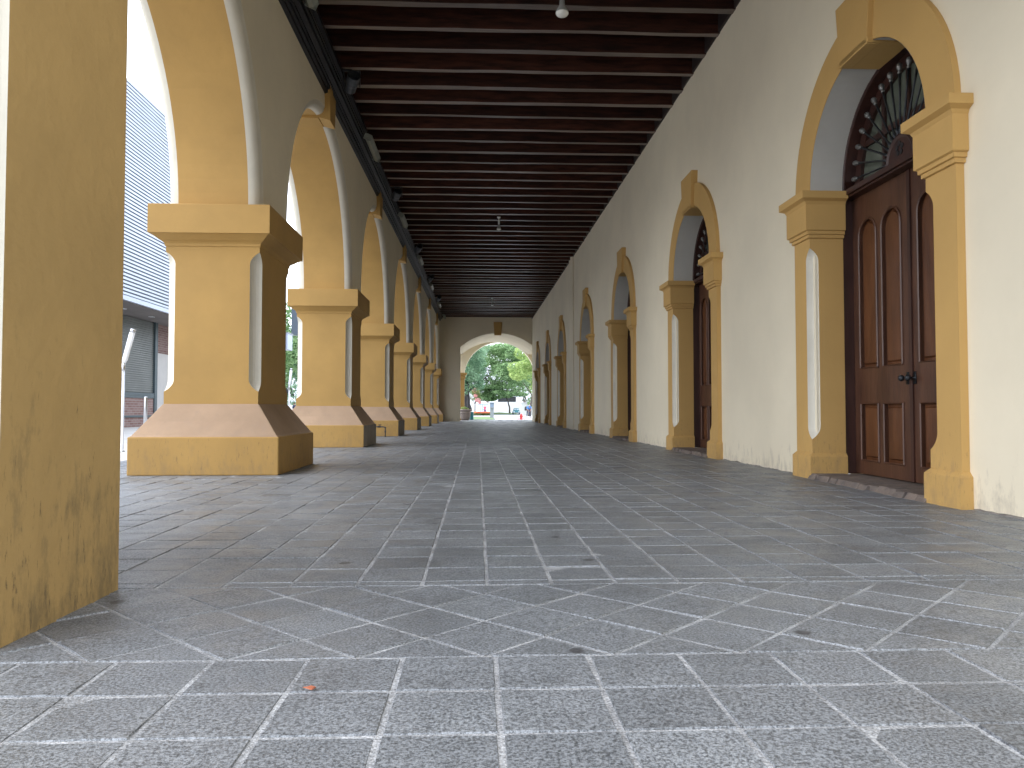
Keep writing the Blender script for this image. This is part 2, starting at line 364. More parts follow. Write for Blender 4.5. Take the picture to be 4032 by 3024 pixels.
grid_zone(X0F, X1F, YB0 - 26 * T, YB0, .315, YB0 - 26 * T, .262, T)
mb = MB(); tone = []
for q in tiles:
    a = inset(q, .0045); b = inset(q, .009)
    if len(a) < 3 or len(b) < 3: continue
    cx_ = sum(p[0] for p in b) / len(b); cy_ = sum(p[1] for p in b) / len(b)
    hz = rng.uniform(.0005, .0035); tx = rng.uniform(-.012, .012); ty = rng.uniform(-.012, .012)
    zf = lambda p: hz + (p[0] - cx_) * tx + (p[1] - cy_) * ty
    t = min(1, max(0, rng.gauss(.5, .13)))
    mb.face([(p[0], p[1], zf(p)) for p in b]); tone.append(t)
    if len(a) == len(b):
        for k in range(len(a)):
            k2 = (k + 1) % len(a)
            mb.face([(a[k][0], a[k][1], -.006), (a[k2][0], a[k2][1], -.006), (b[k2][0], b[k2][1], zf(b[k2])), (b[k][0], b[k][1], zf(b[k]))]); tone.append(t * .8)
fl = mb.build('tiled_floor', M['tile'], tone=tone); tag(fl, kind='structure')
mb = MB()
# cement joints as a slightly uneven sheet just below the tile faces
NX, NY = 90, 420
vs = []; fs = []
for j in range(NY + 1):
    y = -4.56 + (55.8 + 4.56) * (j / NY) ** 1.6
    for i in range(NX + 1):
        x = X0F + (X1F - X0F) * i / NX if y < 47 else X0F + (8.0 - X0F) * i / NX
        vs.append((x, y, -.0010 + .0009 * noise.noise(Vector((x * 5, y * 5, 0)))))
for j in range(NY):
    for i in range(NX): a = j * (NX + 1) + i; fs.append((a, a + 1, a + NX + 2, a + NX + 1))
mb.mesh(vs, fs)
tag(mb.build('floor_joints', M['mortar'], smooth=True), kind='structure')
mb = MB()
mb.box(X0F - .16, X0F, -4.6, 55.8, -.12, -.004)
mb.box(X0F - .16, 8.0, 55.8, 56.0, -.6, -.004)
tag(mb.build('floor_kerb', M['paving_pale']), kind='structure')
# street on the left, one sheet to the horizon below everything
mb = MB(); mb.face([(-700, -300, -.62), (700, -300, -.62), (700, 1200, -.62), (-700, 1200, -.62)])
tag(mb.build('ground', M['earth']), kind='structure')
mb = MB(); mb.box(-15.99, X0F - .16, -30, 70, -.55, -.10)
tag(mb.build('street_paving', M['paving_pale']), kind='structure')
mb = MB(); mb.box(X0F - .16, 12, -30, -4.6, -.55, -.02)
tag(mb.build('forecourt_paving', M['paving_pale']), kind='structure')
ZP = -.25
mb = MB(); mb.box(-60, 90, 56.0, 320, ZP - .3, ZP)
mb.build('plaza_paving', M['paving_pale']); tag(bpy.data.objects['plaza_paving'], kind='structure')
mb = MB(); mb.box(1.75, 60, 82, 92, ZP, ZP + .004); mb.box(-50, 80, 131, 158, ZP, ZP + .004)
tag(mb.build('plaza_road', M['road']), kind='structure')
mb = MB(); mb.box(-12, 1.72, 72, 103, ZP, ZP + .06)
tag(mb.build('front_lawn', M['grass']), kind='structure')
mb = MB(); rs = []
vs = []; fs = []
for j in range(9):
    for i in range(25):
        x = -6 + 15.2 * i / 24; y = 159 + 16 * j / 8
        e = max(0, math.sin(math.pi * i / 24)) ** .5 * max(0, math.sin(math.pi * j / 8)) ** .4
        vs.append((x, y, ZP + .01 + .42 * e * (1 + .35 * noise.noise(Vector((x * .5, y * .3, 1))))))
for j in range(8):
    for i in range(24): a = j * 25 + i; fs.append((a, a + 1, a + 26, a + 25))
mb.mesh(vs, fs); tag(mb.build('lawn_mound', M['grass'], smooth=True), kind='structure')

# ------------------------------------------------------------------ arcade pillars
PF = [8.35, 14.42, 20.50, 26.70, 32.85, 39.2, 45.35]
PC = [y + .88 for y in PF]; PC0 = 3.14
ARC_X = lambda y: -2.92 + .0033 * (y - 8.6)      # the arcade leans a touch towards the wall with distance
SH = (.51, .65)                                   # half shaft width, half shaft length
def post(mb, mbw, cs, levels, cmax, n=5):
    """post with stop-chamfered corners. cs: list of (x,y,flag) counter-clockwise; levels: (z, c)"""
    N = len(cs)
    def section(c):
        pts = []; ch = []
        for i, (x, y, fl_) in enumerate(cs):
            if not fl_: pts.append([(x, y)]); continue
            px, py = cs[i - 1][:2]; nx, ny = cs[(i + 1) % N][:2]
            a = Vector((px - x, py - y)).normalized(); b = Vector((nx - x, ny - y)).normalized()
            p1 = Vector((x, y)) + a * c; p2 = Vector((x, y)) + b * c
            arc = []
            for k in range(n + 1):
                t = k / n; q = p1.lerp(p2, t) - (a + b).normalized() * (c * -.22 * math.sin(math.pi * t))
                arc.append((q.x, q.y))
            pts.append([arc[0], arc[-1]]); ch.append(arc)
        return pts, ch
    secs = [(z, *section(max(c, 1e-4))) for z, c in levels]
    for (za, pa, ca), (zb, pb, cb) in zip(secs[:-1], secs[1:]):
        for i in range(N):
            A0 = pa[i][-1]; A1 = pa[(i + 1) % N][0]; B0 = pb[i][-1]; B1 = pb[(i + 1) % N][0]
            mb.face([(*A0, za), (*A1, za), (*B1, zb), (*B0, zb)])
        if max(ca and [1] or [0]):
            for arcA, arcB in zip(ca, cb):
                for k in range(n):
                    mbw.face([(*arcA[k], za), (*arcA[k + 1], za), (*arcB[k + 1], zb), (*arcB[k], zb)])
def cham_levels(z0, za, zb, z1, c):
    L_ = [(z0, 0), (za, 0)]
    h = .13
    for k in range(1, 6): t = k / 5; L_.append((za + h * t, c * math.sin(t * math.pi / 2) ** .8))
    for k in range(5, 0, -1): t = k / 5; L_.append((zb - h * t, c * math.sin(t * math.pi / 2) ** .8))
    L_ += [(zb, 0), (z1, 0)]
    return L_
def rect_ring(hx, hy, z, dx=0): return [(-hx + dx, -hy, z), (hx + dx, -hy, z), (hx + dx, hy, z), (-hx + dx, hy, z)]
def make_pillar():
    t = empty('arcade_pillar')
    mb = MB(); mb.rings([rect_ring(.795, .88, 0), rect_ring(.795, .88, .41)])
    # right hand face (towards the corridor) is bare grey render
    o = mb.build('plinth', [M['yellow'], M['concrete']], t, bevel=.012)
    for p in o.data.polygons:
        p.material_index = 0
    mb = MB(); mb.rings([rect_ring(.785, .87, .41), rect_ring(.765, .85, .425), rect_ring(.655, .755, .575), rect_ring(.515, .655, .765)])
    mb.build('plinth_slope', M['pinkish'], t, bevel=.006)
    mb = MB(); mw = MB(); hx, hy = SH
    post(mb, mw, [(-hx, -hy, 1), (hx, -hy, 1), (hx, hy, 1), (-hx, hy, 1)], cham_levels(.765, .90, 2.44, 2.52, .105), .105)
    mb.build('shaft', M['yellow'], t)
    mw.build('corner_moulding', M['white'], t, smooth=True)
    mb = MB(); pr = [(.0, 2.50), (.012, 2.505), (.012, 2.53), (.03, 2.55), (.055, 2.565), (.085, 2.59), (.125, 2.62), (.145, 2.622), (.145, 2.935), (.14, 2.94)]
    mb.rings([rect_ring(hx + o_, hy + o_, z) for o_, z in pr]); mb.build('capital', M['yellow'], t, bevel=.006)
    return t
PBEAD = 1
labels_p = ['yellow plastered arcade pillar nearest the camera, standing full height with a wide flared plinth',
            'second whole yellow arcade pillar from the camera, a small tap pipe standing between it and the next',
            'third whole yellow arcade pillar from the camera, just past the small tap pipe',
            'fourth whole yellow arcade pillar from the camera, narrower grey plinth side showing',
            'fifth whole yellow arcade pillar from the camera, third from the far end wall',
            'sixth yellow arcade pillar from the camera, next to last before the end wall',
            'farthest yellow arcade pillar, pressed against the cream end wall']
pl = make_pillar(); PILL = []
for i, yc in enumerate(PC):
    o = pl if i == 0 else copy_tree(pl)
    if i == 1:
        for c in o.children:
            if c.name.startswith('plinth') and 'slope' not in c.name: GP = c.data.copy()
        for p in GP.polygons: p.material_index = 1 if p.normal.x > .9 else 0
    if i > 0:
        for c in o.children:
            if c.name.startswith('plinth') and 'slope' not in c.name: c.data = GP
    o.location = (ARC_X(yc), yc, 0); o.scale = (1, 1, 1 + .0017 * (yc - 9))
    tag(o, labels_p[i], 'pillar', 'yellow pillars along the arcade'); PILL.append(o)
p0 = copy_tree(pl); p0.location = (ARC_X(PC0), PC0, 0); p0.scale = (1, 1, 1)
tag(p0, 'yellow arcade pillar hidden behind the plain pier at the left edge', 'pillar', 'yellow pillars along the arcade')

# ------------------------------------------------------------------ arcade wall over the pillars
ZTOP = 6.62
ys = [PC0] + PC
aw = empty('arcade_wall', (0, 0, 0))
tag(aw, 'round-arched arcade wall carried on the yellow pillars, grey in shade with white arch edges', 'wall')
wallm = MB(); CE = .13
hx, hy = SH
def sx(x, y): return x + ARC_X(y)
zcap = lambda y: 2.938 * (1 + .0017 * (y - 9)) if y > 5 else 2.938
arches = []
for a, b in zip(ys[:-1], ys[1:]):
    u0, u1 = a + hy, b - hy; arches.append(((u0 + u1) / 2, (u1 - u0) / 2, (zcap(a) + zcap(b)) / 2))
ops = [dict(pts=arch_pts(c, r + CE, z, None, 36)) for c, r, z in arches]
# face sheets on both sides (openings enlarged by the edge moulding), springing at capital height
for side in (-1, 1):
    for p in wall_polys(ys[0] - hy, 46.75, 2.93, ZTOP, ops):
        wallm.face([(sx(side * hx, u), u, z) for u, z in p])
wallm.build('wall', M['cream'], aw)
for c, r, z in arches:
    sof = MB(); edg = MB()
    P0 = arch_pts(c, r, z, None, 48); P1 = arch_pts(c, r + CE, z, None, 48)
    for k in range(48):
        a, b = P0[k], P0[k + 1]
        sof.face([(sx(-hx + CE, a[0]), a[0], a[1]), (sx(hx - CE, a[0]), a[0], a[1]), (sx(hx - CE, b[0]), b[0], b[1]), (sx(-hx + CE, b[0]), b[0], b[1])])
    sof.build('arch_soffit', M['yellow'], aw, smooth=True)
    for side in (-1, 1):
        sec = []
        for k in range(49):
            row = []
            for q in range(9):
                t = q / 8; rr = CE * (1 - math.cos(t * math.pi / 2)) * .35 + CE * t * .65
                dx = CE * (1 - t) - CE * .16 * math.sin(math.pi * t) - (.006 if q in (1, 7) else 0) * -1
                ca = Vector((P0[k][0] - c, P0[k][1] - z)).normalized(); rad = r + rr - CE * .16 * math.sin(math.pi * t)
                y_, z_ = c + ca.x * rad, z + ca.y * rad
                row.append((sx(side * (hx - dx), y_), y_, z_))
            sec.append(row)
        edg.rings(sec, False, False, closed=False)
    edg.build('arch_edge_moulding', M['white'], aw, smooth=True)
    ks = MB(); zt = z + r
    for side in (-1, 1):
        xa, xb = (hx - CE - .02, hx + .085) if side > 0 else (-hx - .085, -hx + CE + .02)
        y0b, y1b = c - .2, c + .2; y0t, y1t = c - .30, c + .30
        zk = zt - .09
        ks.mesh([(sx(xa, c), y0b, zk + .06), (sx(xb, c), y0b, zk), (sx(xb, c), y1b, zk), (sx(xa, c), y1b, zk + .06),
                 (sx(xa, c), y0t, ZTOP - .3), (sx(xb, c), y0t, ZTOP - .3), (sx(xb, c), y1t, ZTOP - .3), (sx(xa, c), y1t, ZTOP - .3)],
                [(0, 3, 2, 1), (4, 5, 6, 7), (0, 1, 5, 4), (1, 2, 6, 5), (2, 3, 7, 6), (3, 0, 4, 7)])
    ks.mesh([(sx(-hx + .1, c), c - .2, zt - .055), (sx(hx - .1, c), c - .2, zt - .055), (sx(hx - .1, c), c + .2, zt - .055), (sx(-hx + .1, c), c + .2, zt - .055),
             (sx(-hx + .1, c), c - .2, zt + .05), (sx(hx - .1, c), c - .2, zt + .05), (sx(hx - .1, c), c + .2, zt + .05), (sx(-hx + .1, c), c + .2, zt + .05)],
            [(0, 3, 2, 1), (4, 5, 6, 7), (0, 1, 5, 4), (1, 2, 6, 5), (2, 3, 7, 6), (3, 0, 4, 7)])
    ks.build('keystone', M['yellow'], aw, bevel=.006)

# ------------------------------------------------------------------ cross walls (near pier and far end wall)
WX = lambda y: 3.478 - .0030 * (y - 5)          # right wall face
cw = empty('near_cross_wall', (0, 2.26, 0))
tag(cw, 'plain dirty yellow pier filling the left edge, white rounded corners, scuffed near the floor', 'wall')
JX = -1.392; NW = .872
mb = MB(); mw = MB()
post(mb, mw, [(JX - .5, 0, 0), (JX, 0, 1), (JX, NW, 1), (JX - .5, NW, 0)], [(0, .055), (2.62, .055)], .055)
mb.build('pier', M['yellow_worn'], cw); mw.build('corner_moulding', M['white'], cw, smooth=True)
mb = MB(); mb.box(-3.5, JX - .5, 0.02, NW - .02, 0, 2.62)
hwN = (3.3 - JX) / 2; ucN = (3.3 + JX) / 2
oN = [dict(pts=arch_pts(ucN, hwN, 2.9, 1.95, 32))]
for yy in (0.02, NW - .02):
    for p in wall_polys(-3.5, 3.6, 2.9, ZTOP, oN): mb.face([(u, yy, z) for u, z in p])
mb.box(3.3, 3.6, .02, NW - .02, 0, 2.9)
mb.build('wall', M['cream'], cw)
mb = MB(); pp = oN[0]['pts']
for a, b in zip(pp[:-1], pp[1:]): mb.face([(a[0], .02, a[1]), (a[0], NW - .02, a[1]), (b[0], NW - .02, b[1]), (b[0], .02, b[1])])
mb.build('arch_soffit', M['yellow'], cw, smooth=True)
mb = MB(); mb.rings([[(JX - .52, -o_, z), (JX + o_, -o_, z), (JX + o_, NW + o_, z), (JX - .52, NW + o_, z)] for o_, z in ((0, 2.62), (.04, 2.64), (.12, 2.74), (.14, 2.75), (.14, 2.9))])
mb.build('capital', M['yellow_worn'], cw)

YE = 46.8
ew = empty('end_wall', (0, YE, 0)); tag(ew, 'cream end wall with a wide arch opening onto the leafy plaza', 'wall')
JE = -1.03
mb = MB()
o1 = [dict(pts=arch_pts((JE + 3.49) / 2, (3.49 - JE) / 2, 4.52, .86, 40))]
LWX = -3.5; BAY = 6.1
for yy in (0, .5):
    for p in wall_polys(LWX, 3.62, 0, ZTOP, o1): mb.face([(u, yy, z) for u, z in p])
pp = [(JE, 0)] + o1[0]['pts'] + [(3.49, 0)]
for a, b in zip(pp[:-1], pp[1:]): mb.face([(a[0], 0, a[1]), (a[0], .5, a[1]), (b[0], .5, b[1]), (b[0], 0, b[1])])
mb.build('wall', M['cream'], ew)
mb = MB()      # vaulted bay behind the arch, open to the street on its left
pp = o1[0]['pts']
for a, b in zip(pp[:-1], pp[1:]): mb.face([(a[0], .5, a[1]), (a[0], BAY, a[1]), (b[0], BAY, b[1]), (b[0], .5, b[1])])
mb.box(JE - .5, JE, .5, BAY, 4.52, ZTOP); mb.box(3.98, 4.4, .5, BAY, 0, ZTOP); mb.box(3.49, 4.1, .51, BAY, 4.52, ZTOP - .2); mb.box(JE - .5, 4.4, .5, BAY + .7, ZTOP - .1, ZTOP)
mb.build('vault', M['cream'], ew)
mb = MB()      # outer round arch at the far side of the bay
IR = 2.42; IC = -.88 + IR
o2 = [dict(pts=arch_pts(IC, IR, 3.25, 2.13, 44))]
for yy in (BAY, BAY + .7):
    for p in wall_polys(JE - .5, 4.4, 3.25, 5.6, o2): mb.face([(u, yy, z) for u, z in p])
pp = o2[0]['pts']
for a, b in zip(pp[:-1], pp[1:]): mb.face([(a[0], BAY, a[1]), (a[0], BAY + .7, a[1]), (b[0], BAY + .7, b[1]), (b[0], BAY, b[1])])
mb.box(3.96, 4.4, BAY, BAY + .7, 0, 3.25)
mb.build('outer_arch', M['cream'], ew)
mb = MB()
mb.rings([[(JE - .45, BAY - .02 - o_, z), (-.885 + o_, BAY - .02 - o_, z), (-.885 + o_, BAY + .72, z), (JE - .45, BAY + .72, z)] for o_, z in ((.04, 0), (.04, .25), (0, .27), (0, 2.75), (.02, 2.8), (.06, 2.88), (.07, 3.05), (.16, 3.15), (.18, 3.25))])
mb.build('pilaster', M['yellow'], ew)
mb = MB(); kx = 1.25
mb.mesh([(kx - .21, -.07, 5.25), (kx + .21, -.07, 5.25), (kx + .26, -.07, 6.05), (kx - .26, -.07, 6.05), (kx - .21, .1, 5.25), (kx + .21, .1, 5.25), (kx + .26, .1, 6.05), (kx - .26, .1, 6.05)],
        [(0, 1, 2, 3), (4, 7, 6, 5), (0, 4, 5, 1), (1, 5, 6, 2), (2, 6, 7, 3), (3, 7, 4, 0)])
mb.build('keystone', M['ochre'], ew, bevel=.01)

# ------------------------------------------------------------------ right wall with arched doors
DY = [6.685, 12.14, 17.9, 23.8, 30.7, 36.45, 42.3]
rw = empty('door_wall', (WX(5), 5, 0), math.atan(.0030))
tag(rw, 'long cream plastered wall pierced by seven arched brown doors in yellow surrounds', 'wall')
mb = MB(); OH = 1.03; ZS = 2.93
LY = lambda y: y - 5                       # local y
ops = [dict(pts=arch_pts(LY(y), OH, ZS, None, 32)) for y in DY]
for p in wall_polys(LY(3.09), LY(YE), 0, ZTOP, ops): mb.face([(0, u, z) for u, z in p])
for o in ops:
    pp = [(o['pts'][0][0], 0)] + o['pts'] + [(o['pts'][-1][0], 0)]
    for a, b in zip(pp[:-1], pp[1:]): mb.face([(0, a[0], a[1]), (.295, a[0], a[1]), (.295, b[0], b[1]), (0, b[0], b[1])])
mb.face([(.62, LY(3), 0), (.62, LY(YE), 0), (.62, LY(YE), ZTOP), (.62, LY(3), ZTOP)])
mb.box(-.02, .62, LY(-6), LY(3.08), 0, ZTOP); mb.box(.01, .62, LY(YE), LY(YE + .05), 0, ZTOP)  # first box: unseen wall continued behind the camera to cut light there
mb.build('wall', M['cream'], rw)
mb = MB(); mb.box(-.045, .0, LY(27.0), LY(28.0), 0, 6.4); mb.build('pilaster_strip', M['cream'], rw, bevel=.01)
# paint-line fillet beside the first surround and the scar above the floor line
def tube_outline(mb, pts3, r, n=6): mb.tube(pts3, r, n)

M['bead'] = mat('dirty_mortar_bead', (.22, .20, .18), .9, var=.35, vscale=9, bump=.8, bscale=40)
def bead(pts, seed, name, parent, r0=.012):
    rg_ = random.Random(seed); out = []; rr = []
    for a, b in zip(pts[:-1], pts[1:]):
        A = Vector(a); Bv = Vector(b); k_ = max(2, int((Bv - A).length / .06))
        for q in range(k_): v = A.lerp(Bv, q / k_); out.append(v); rr.append(max(.003, r0 * (1 + 1.1 * noise.noise(v * 4 + Vector((seed, 0, 0))) + rg_.uniform(-.3, .3))))
    out.append(Vector(pts[-1])); rr.append(r0 * .6)
    mb = MB(); mb.tube(out, rr, 6); return mb.build(name, M['bead'], parent, smooth=True)
for a, b in zip([3.2] + [y + 1.43 for y in DY], [y - 1.43 for y in DY] + [YE - .1]): bead([(0, LY(a), 0), (0, LY(b), 0)], int(a * 7), 'mortar_bead', rw)

def surround():
    t = empty('door_surround')
    # pilasters with bases, shafts (white corner mouldings) and capitals
    for s in (-1, 1):
        yi, yo = 1.02 * s, 1.39 * s
        mb = MB(); mw = MB()
        cs = [(-.06, yi, 1), (.292, yi, 0), (.292, yo, 0), (-.06, yo, 0)]
        post(mb, mw, cs, cham_levels(.24, .40, 2.36, 2.5, .09), .09)
        def rr(o_, z): return [(-.06 - o_, yi - s * o_, z), (.293, yi - s * o_, z), (.293, yo + s * o_, z), (-.06 - o_, yo + s * o_, z)]
        mb.rings([rr(.035, 0), rr(.035, .225), rr(.022, .24), rr(.001, .262)])
        mb.rings([rr(.0, 2.46), rr(.022, 2.465), rr(.022, 2.495), rr(.04, 2.50), rr(.04, 2.53), rr(.06, 2.54), rr(.06, 2.80), rr(.075, 2.83), rr(.115, 2.85), rr(.12, 2.853), rr(.12, 2.925)])
        p = mb.build('pilaster', M['ochre'], t)
        mw.build('corner_moulding', M['white'], t, smooth=True)
    # archivolt band
    mb = MB(); n = 40; a0 = arch_pts(0, 1.02, ZS, None, n); a1 = arch_pts(0, 1.375, ZS, None, n)
    for k in range(n):
        for A, B, x in ((a0, a1, -.05),):
            mb.face([(x, *A[k]), (x, *B[k]), (x, *B[k + 1]), (x, *A[k + 1])])
        mb.face([(-.05, *a1[k]), (.01, *a1[k]), (.01, *a1[k + 1]), (-.05, *a1[k + 1])])
        mb.face([(-.05, *a0[k]), (.0, *a0[k]), (.0, *a0[k + 1]), (-.05, *a0[k + 1])])
    mb.build('archivolt', M['ochre'], t)
    # lining of the arch: pale, with a yellow block under the keystone
    mb = MB(); a2 = arch_pts(0, 1.015, ZS, None, n)
    for k in range(n): mb.face([(-.048, *a2[k]), (.293, *a2[k]), (.293, *a2[k + 1]), (-.048, *a2[k + 1])])
    mb.build('arch_lining', M['soffit_white'], t, smooth=True)
    mb = MB()
    b0, b1, t0, t1 = .265, .265, .335, .335; zb, zt = ZS + .955, 4.47
    prof = lambda x, hb, ht: [(x, -hb, zb), (x, hb, zb), (x, ht, zt), (x, -ht, zt)]
    mb.rings([prof(-.10, .245, .315), prof(.02, .245, .315)])
    mb.mesh([(-.10, -.265, zb + .005), (-.10, .265, zb + .005), (.29, .265, zb + .005), (.29, -.265, zb + .005),
             (-.10, -.265, zb + .06), (-.10, .265, zb + .06), (.29, .265, zb + .06), (.29, -.265, zb + .06)],
            [(0, 3, 2, 1), (4, 5, 6, 7), (0, 1, 5, 4), (1, 2, 6, 5), (2, 3, 7, 6), (3, 0, 4, 7)])
    mb.build('keystone', M['ochre'], t, bevel=.006)
    mb = MB()
    rg = random.Random(7); NS = 14
    for k in range(NS):
        ya = -1.02 + 2.04 * k / NS + .006; yb = -1.02 + 2.04 * (k + 1) / NS - .006
        e = rg.uniform(-.03, .01); hh = rg.uniform(.042, .062)
        mb.mesh([(-.10 + e, ya, 0), (-.10 + e + rg.uniform(-.01, .01), yb, 0), (.25, yb, 0), (.25, ya, 0), (-.07 + e, ya, hh), (-.07 + e, yb, hh + rg.uniform(-.006, .006)), (.25, yb, .055), (.25, ya, .055)],
                [(0, 3, 2, 1), (4, 5, 6, 7), (0, 1, 5, 4), (1, 2, 6, 5), (2, 3, 7, 6), (3, 0, 4, 7)])
    mb.box(-.075, .5, -1.015, 1.015, 0.002, .048)
    mb.build('threshold', M['stone'], t, bevel=.006)
    return t

def door():
    t = empty('door')
    # frame: jambs, arch, transom bar
    mb = MB(); n = 36; xo, xi = .294, .42
    ao = arch_pts(0, 1.17, ZS, None, n); ai = arch_pts(0, .97, ZS + .02, None, n)
    lo = [(-1.17, .05)] + ao + [(1.17, .05)]; li = [(-1.03, .05)] + [(-1.03, ZS - .05)] + ai[1:-1] + [(1.03, ZS - .05)] + [(1.03, .05)]
    m_ = min(len(lo), len(li))
    lo = [(-1.17, .05)] + ao + [(1.17, .05)]; li = [(-1.03, .05)] + [(-1.03, ai[0][1])] + ai[1:-1] + [(1.03, ai[-1][1])] + [(1.03, .05)]
    for k in range(len(lo) - 1):
        mb.face([(xo, *lo[k]), (xo, *lo[k + 1]), (xo, *li[k + 1]), (xo, *li[k])])
        mb.face([(xo, *li[k]), (xo, *li[k + 1]), (xi + .2, *li[k + 1]), (xi + .2, *li[k])])
    for k in range(n):   # rounded bead on the arch frame
        pass
    mb.tube([(xo + .005, *p) for p in arch_pts(0, 1.0, ZS + .02, None, n)], .018, 6)
    mb.box(xo + .01, xo + .15, -1.03, 1.03, 2.865, 2.955); mb.box(xo - .02, xo + .01, -1.03, 1.03, 2.885, 2.935)
    mb.build('door_frame', M['frame_wood'], t)
    # two leaves
    for s in (-1, 1):
        y0, y1 = (0.006, 1.025) if s > 0 else (-1.025, -.006)
        xf = .40
        st = .13; cu = (y0 + y1) / 2; pw = (y1 - y0 - 2 * st - .10) / 2
        c1 = y0 + st + pw / 2; c2 = y1 - st - pw / 2
        leaf = MB(); zup0, zmid, zup1 = 1.02, 2.60, 2.862
        low = [dict(pts=[(c - pw / 2, .76), (c + pw / 2, .76)], zb=.20) for c in (c1, c2)]
        upp = [dict(pts=arch_pts(c, pw / 2, zmid - pw / 2, None, 14), zb=1.12) for c in (c1, c2)]
        polys = wall_polys(y0, y1, .06, .92, low) + wall_polys(y0, y1, .92, zup1, upp)
        for p in polys: leaf.face([(xf, u, z) for u, z in p])
        for o in low + upp:
            q = [(o['pts'][0][0], o['zb'])] + o['pts'] + [(o['pts'][-1][0], o['zb'])]; q.append(q[0])
            for a, b in zip(q[:-1], q[1:]): leaf.face([(xf, *a), (xf + .035, *a), (xf + .035, *b), (xf, *b)])
            leaf.tube([(xf - .002, *p_) for p_ in q], .013, 6)
        leaf.box(xf + .001, xf + .05, y0, y0 + .02, .06, zup1); leaf.box(xf + .001, xf + .05, y1 - .02, y1, .06, zup1)
        lf = leaf.build('leaf', M['door_wood'], t)
        for o in low + upp:
            pn = MB()
            q = [(o['pts'][0][0], o['zb'])] + o['pts'] + [(o['pts'][-1][0], o['zb'])]
            cu_ = sum(p_[0] for p_ in (q[0], q[-1])) / 2; zc = (o['zb'] + max(p_[1] for p_ in q)) / 2; hz = (max(p_[1] for p_ in q) - o['zb']) / 2; hy_ = pw / 2
            def sc2(p_, d_): return (cu_ + (p_[0] - cu_) * (hy_ - d_) / hy_, zc + (p_[1] - zc) * (hz - d_) / hz)
            pn.rings([[(xf + .034, *p_) for p_ in q], [(xf + .030, *sc2(p_, .03)) for p_ in q], [(xf + .012, *sc2(p_, .045)) for p_ in q], [(xf + .010, *sc2(p_, .07)) for p_ in q]], False, True)
            pn.build('panel', M['door_panel'], t)
    mb = MB(); mb.box(.385, .401, -.035, -.004, .06, 2.86); mb.box(.390, .401, .004, .02, .06, 2.86); mb.build('meeting_strip', M['frame_wood'], t)
    for yk in (-.05, .055):
        mb = MB()
        prof = [(0.0, 0), (.028, .002), (.028, .008), (.010, .014), (.010, .04), (.027, .055), (.030, .072), (.018, .088), (0, .09)]
        rs = [[(.40 - h_, yk + r_ * math.cos(2 * math.pi * k / 14), .985 + r_ * math.sin(2 * math.pi * k / 14)) for k in range(14)] for r_, h_ in prof]
        mb.rings(rs, False, False)
        mb.box(.392, .4, yk - .025, yk + .025, .93, 1.04); mb.build('door_knob', M['iron'], t, smooth=True)
    return t

def fanlight():
    t = empty('fanlight')
    zc = 2.955
    mb = MB(); n = 30; hub = arch_pts(0, .235, zc, None, n)
    rs = [[(.33, *p) for p in hub], [(.318, *[(p[0] * .94) if i == 0 else zc + (p[1] - zc) * .94 for i in (0, 1)]) for p in hub]]
    mb.rings([[(.36, *p) for p in hub], [(.322, *p) for p in hub], [(.314, p[0] * .92, zc + (p[1] - zc) * .92) for p in hub], [(.325, p[0] * .82, zc + (p[1] - zc) * .82) for p in hub]], False, True)
    mb.build('hub', M['frame_wood'], t)
    mb = MB()   # star cutout of the hub: its dark holes painted as black discs
    for k in range(5):
        a = R(90 + 72 * k); cx_, cz_ = .0 + .045 * math.cos(a), zc + .10 + .045 * math.sin(a)
        mb.rings([[(x, cx_ + .024 * math.cos(2 * math.pi * j / 10), cz_ + .024 * math.sin(2 * math.pi * j / 10)) for j in range(10)] for x in (.3245, .318)], False, True)
    mb.build('star_dark_discs', M['black'], t)
    NR = 17
    for k in range(NR):
        a = R(5 + 170 * k / (NR - 1)); ca, sa = math.cos(a), math.sin(a)
        P_ = lambda r_: (.335, r_ * ca, zc + r_ * sa); rods = MB(); kn = MB()
        rods.tube([P_(.22), P_(.28), P_(.32), P_(.60), P_(.80)], [.013, .017, .0095, .0095, .012], 7)
        prof = [(.78, .012), (.795, .019), (.805, .012), (.82, .021), (.845, .029), (.868, .025), (.88, .010)]
        kn.tube([P_(r_) for r_, _ in prof], [w for _, w in prof], 8)
        rods.build('iron_ray', M['iron'], t, smooth=True); kn.build('ray_knob', M['knob_iron'], t, smooth=True)
    mb = MB()   # wooden glazing bars behind the rays, and outer ring
    for zz in (zc + .40,): mb.box(.405, .43, -.85, .85, zz - .03, zz + .03)
    for yy in (-.42, .42): mb.box(.406, .428, yy - .025, yy + .025, zc, zc + .80)
    mb.box(.404, .432, -.02, .02, zc + .40, zc + .94)
    aa = arch_pts(0, 1.03, zc, None, n); ab = arch_pts(0, .86, zc, None, n)
    for k in range(n): mb.face([(.40, *aa[k]), (.40, *aa[k + 1]), (.40, *ab[k + 1]), (.40, *ab[k])]); mb.face([(.40, *ab[k]), (.40, *ab[k + 1]), (.44, *ab[k + 1]), (.44, *ab[k])])
    mb.build('glazing_bar', M['frame_wood'], t)
    mb = MB(); mb.face([(.435, *p) for p in arch_pts(0, 1.04, zc - .02, None, n)]); mb.build('pane', M['pane'], t)
    return t
kits = [surround(), door(), fanlight()]
ordn = ['nearest', 'second', 'third', 'fourth', 'fifth', 'sixth', 'farthest']
for i, y in enumerate(DY):
    for kproto, nm in zip(kits, ('arched yellow surround of the %s door', '%s arched doorway leaf pair, brown panelled wood', 'half-round fanlight of iron rays over the %s door')):
        o = kproto if i == 0 else copy_tree(kproto)
        o.parent = rw; o.location = (0, LY(y), 0); o['label'] = nm % ordn[i]

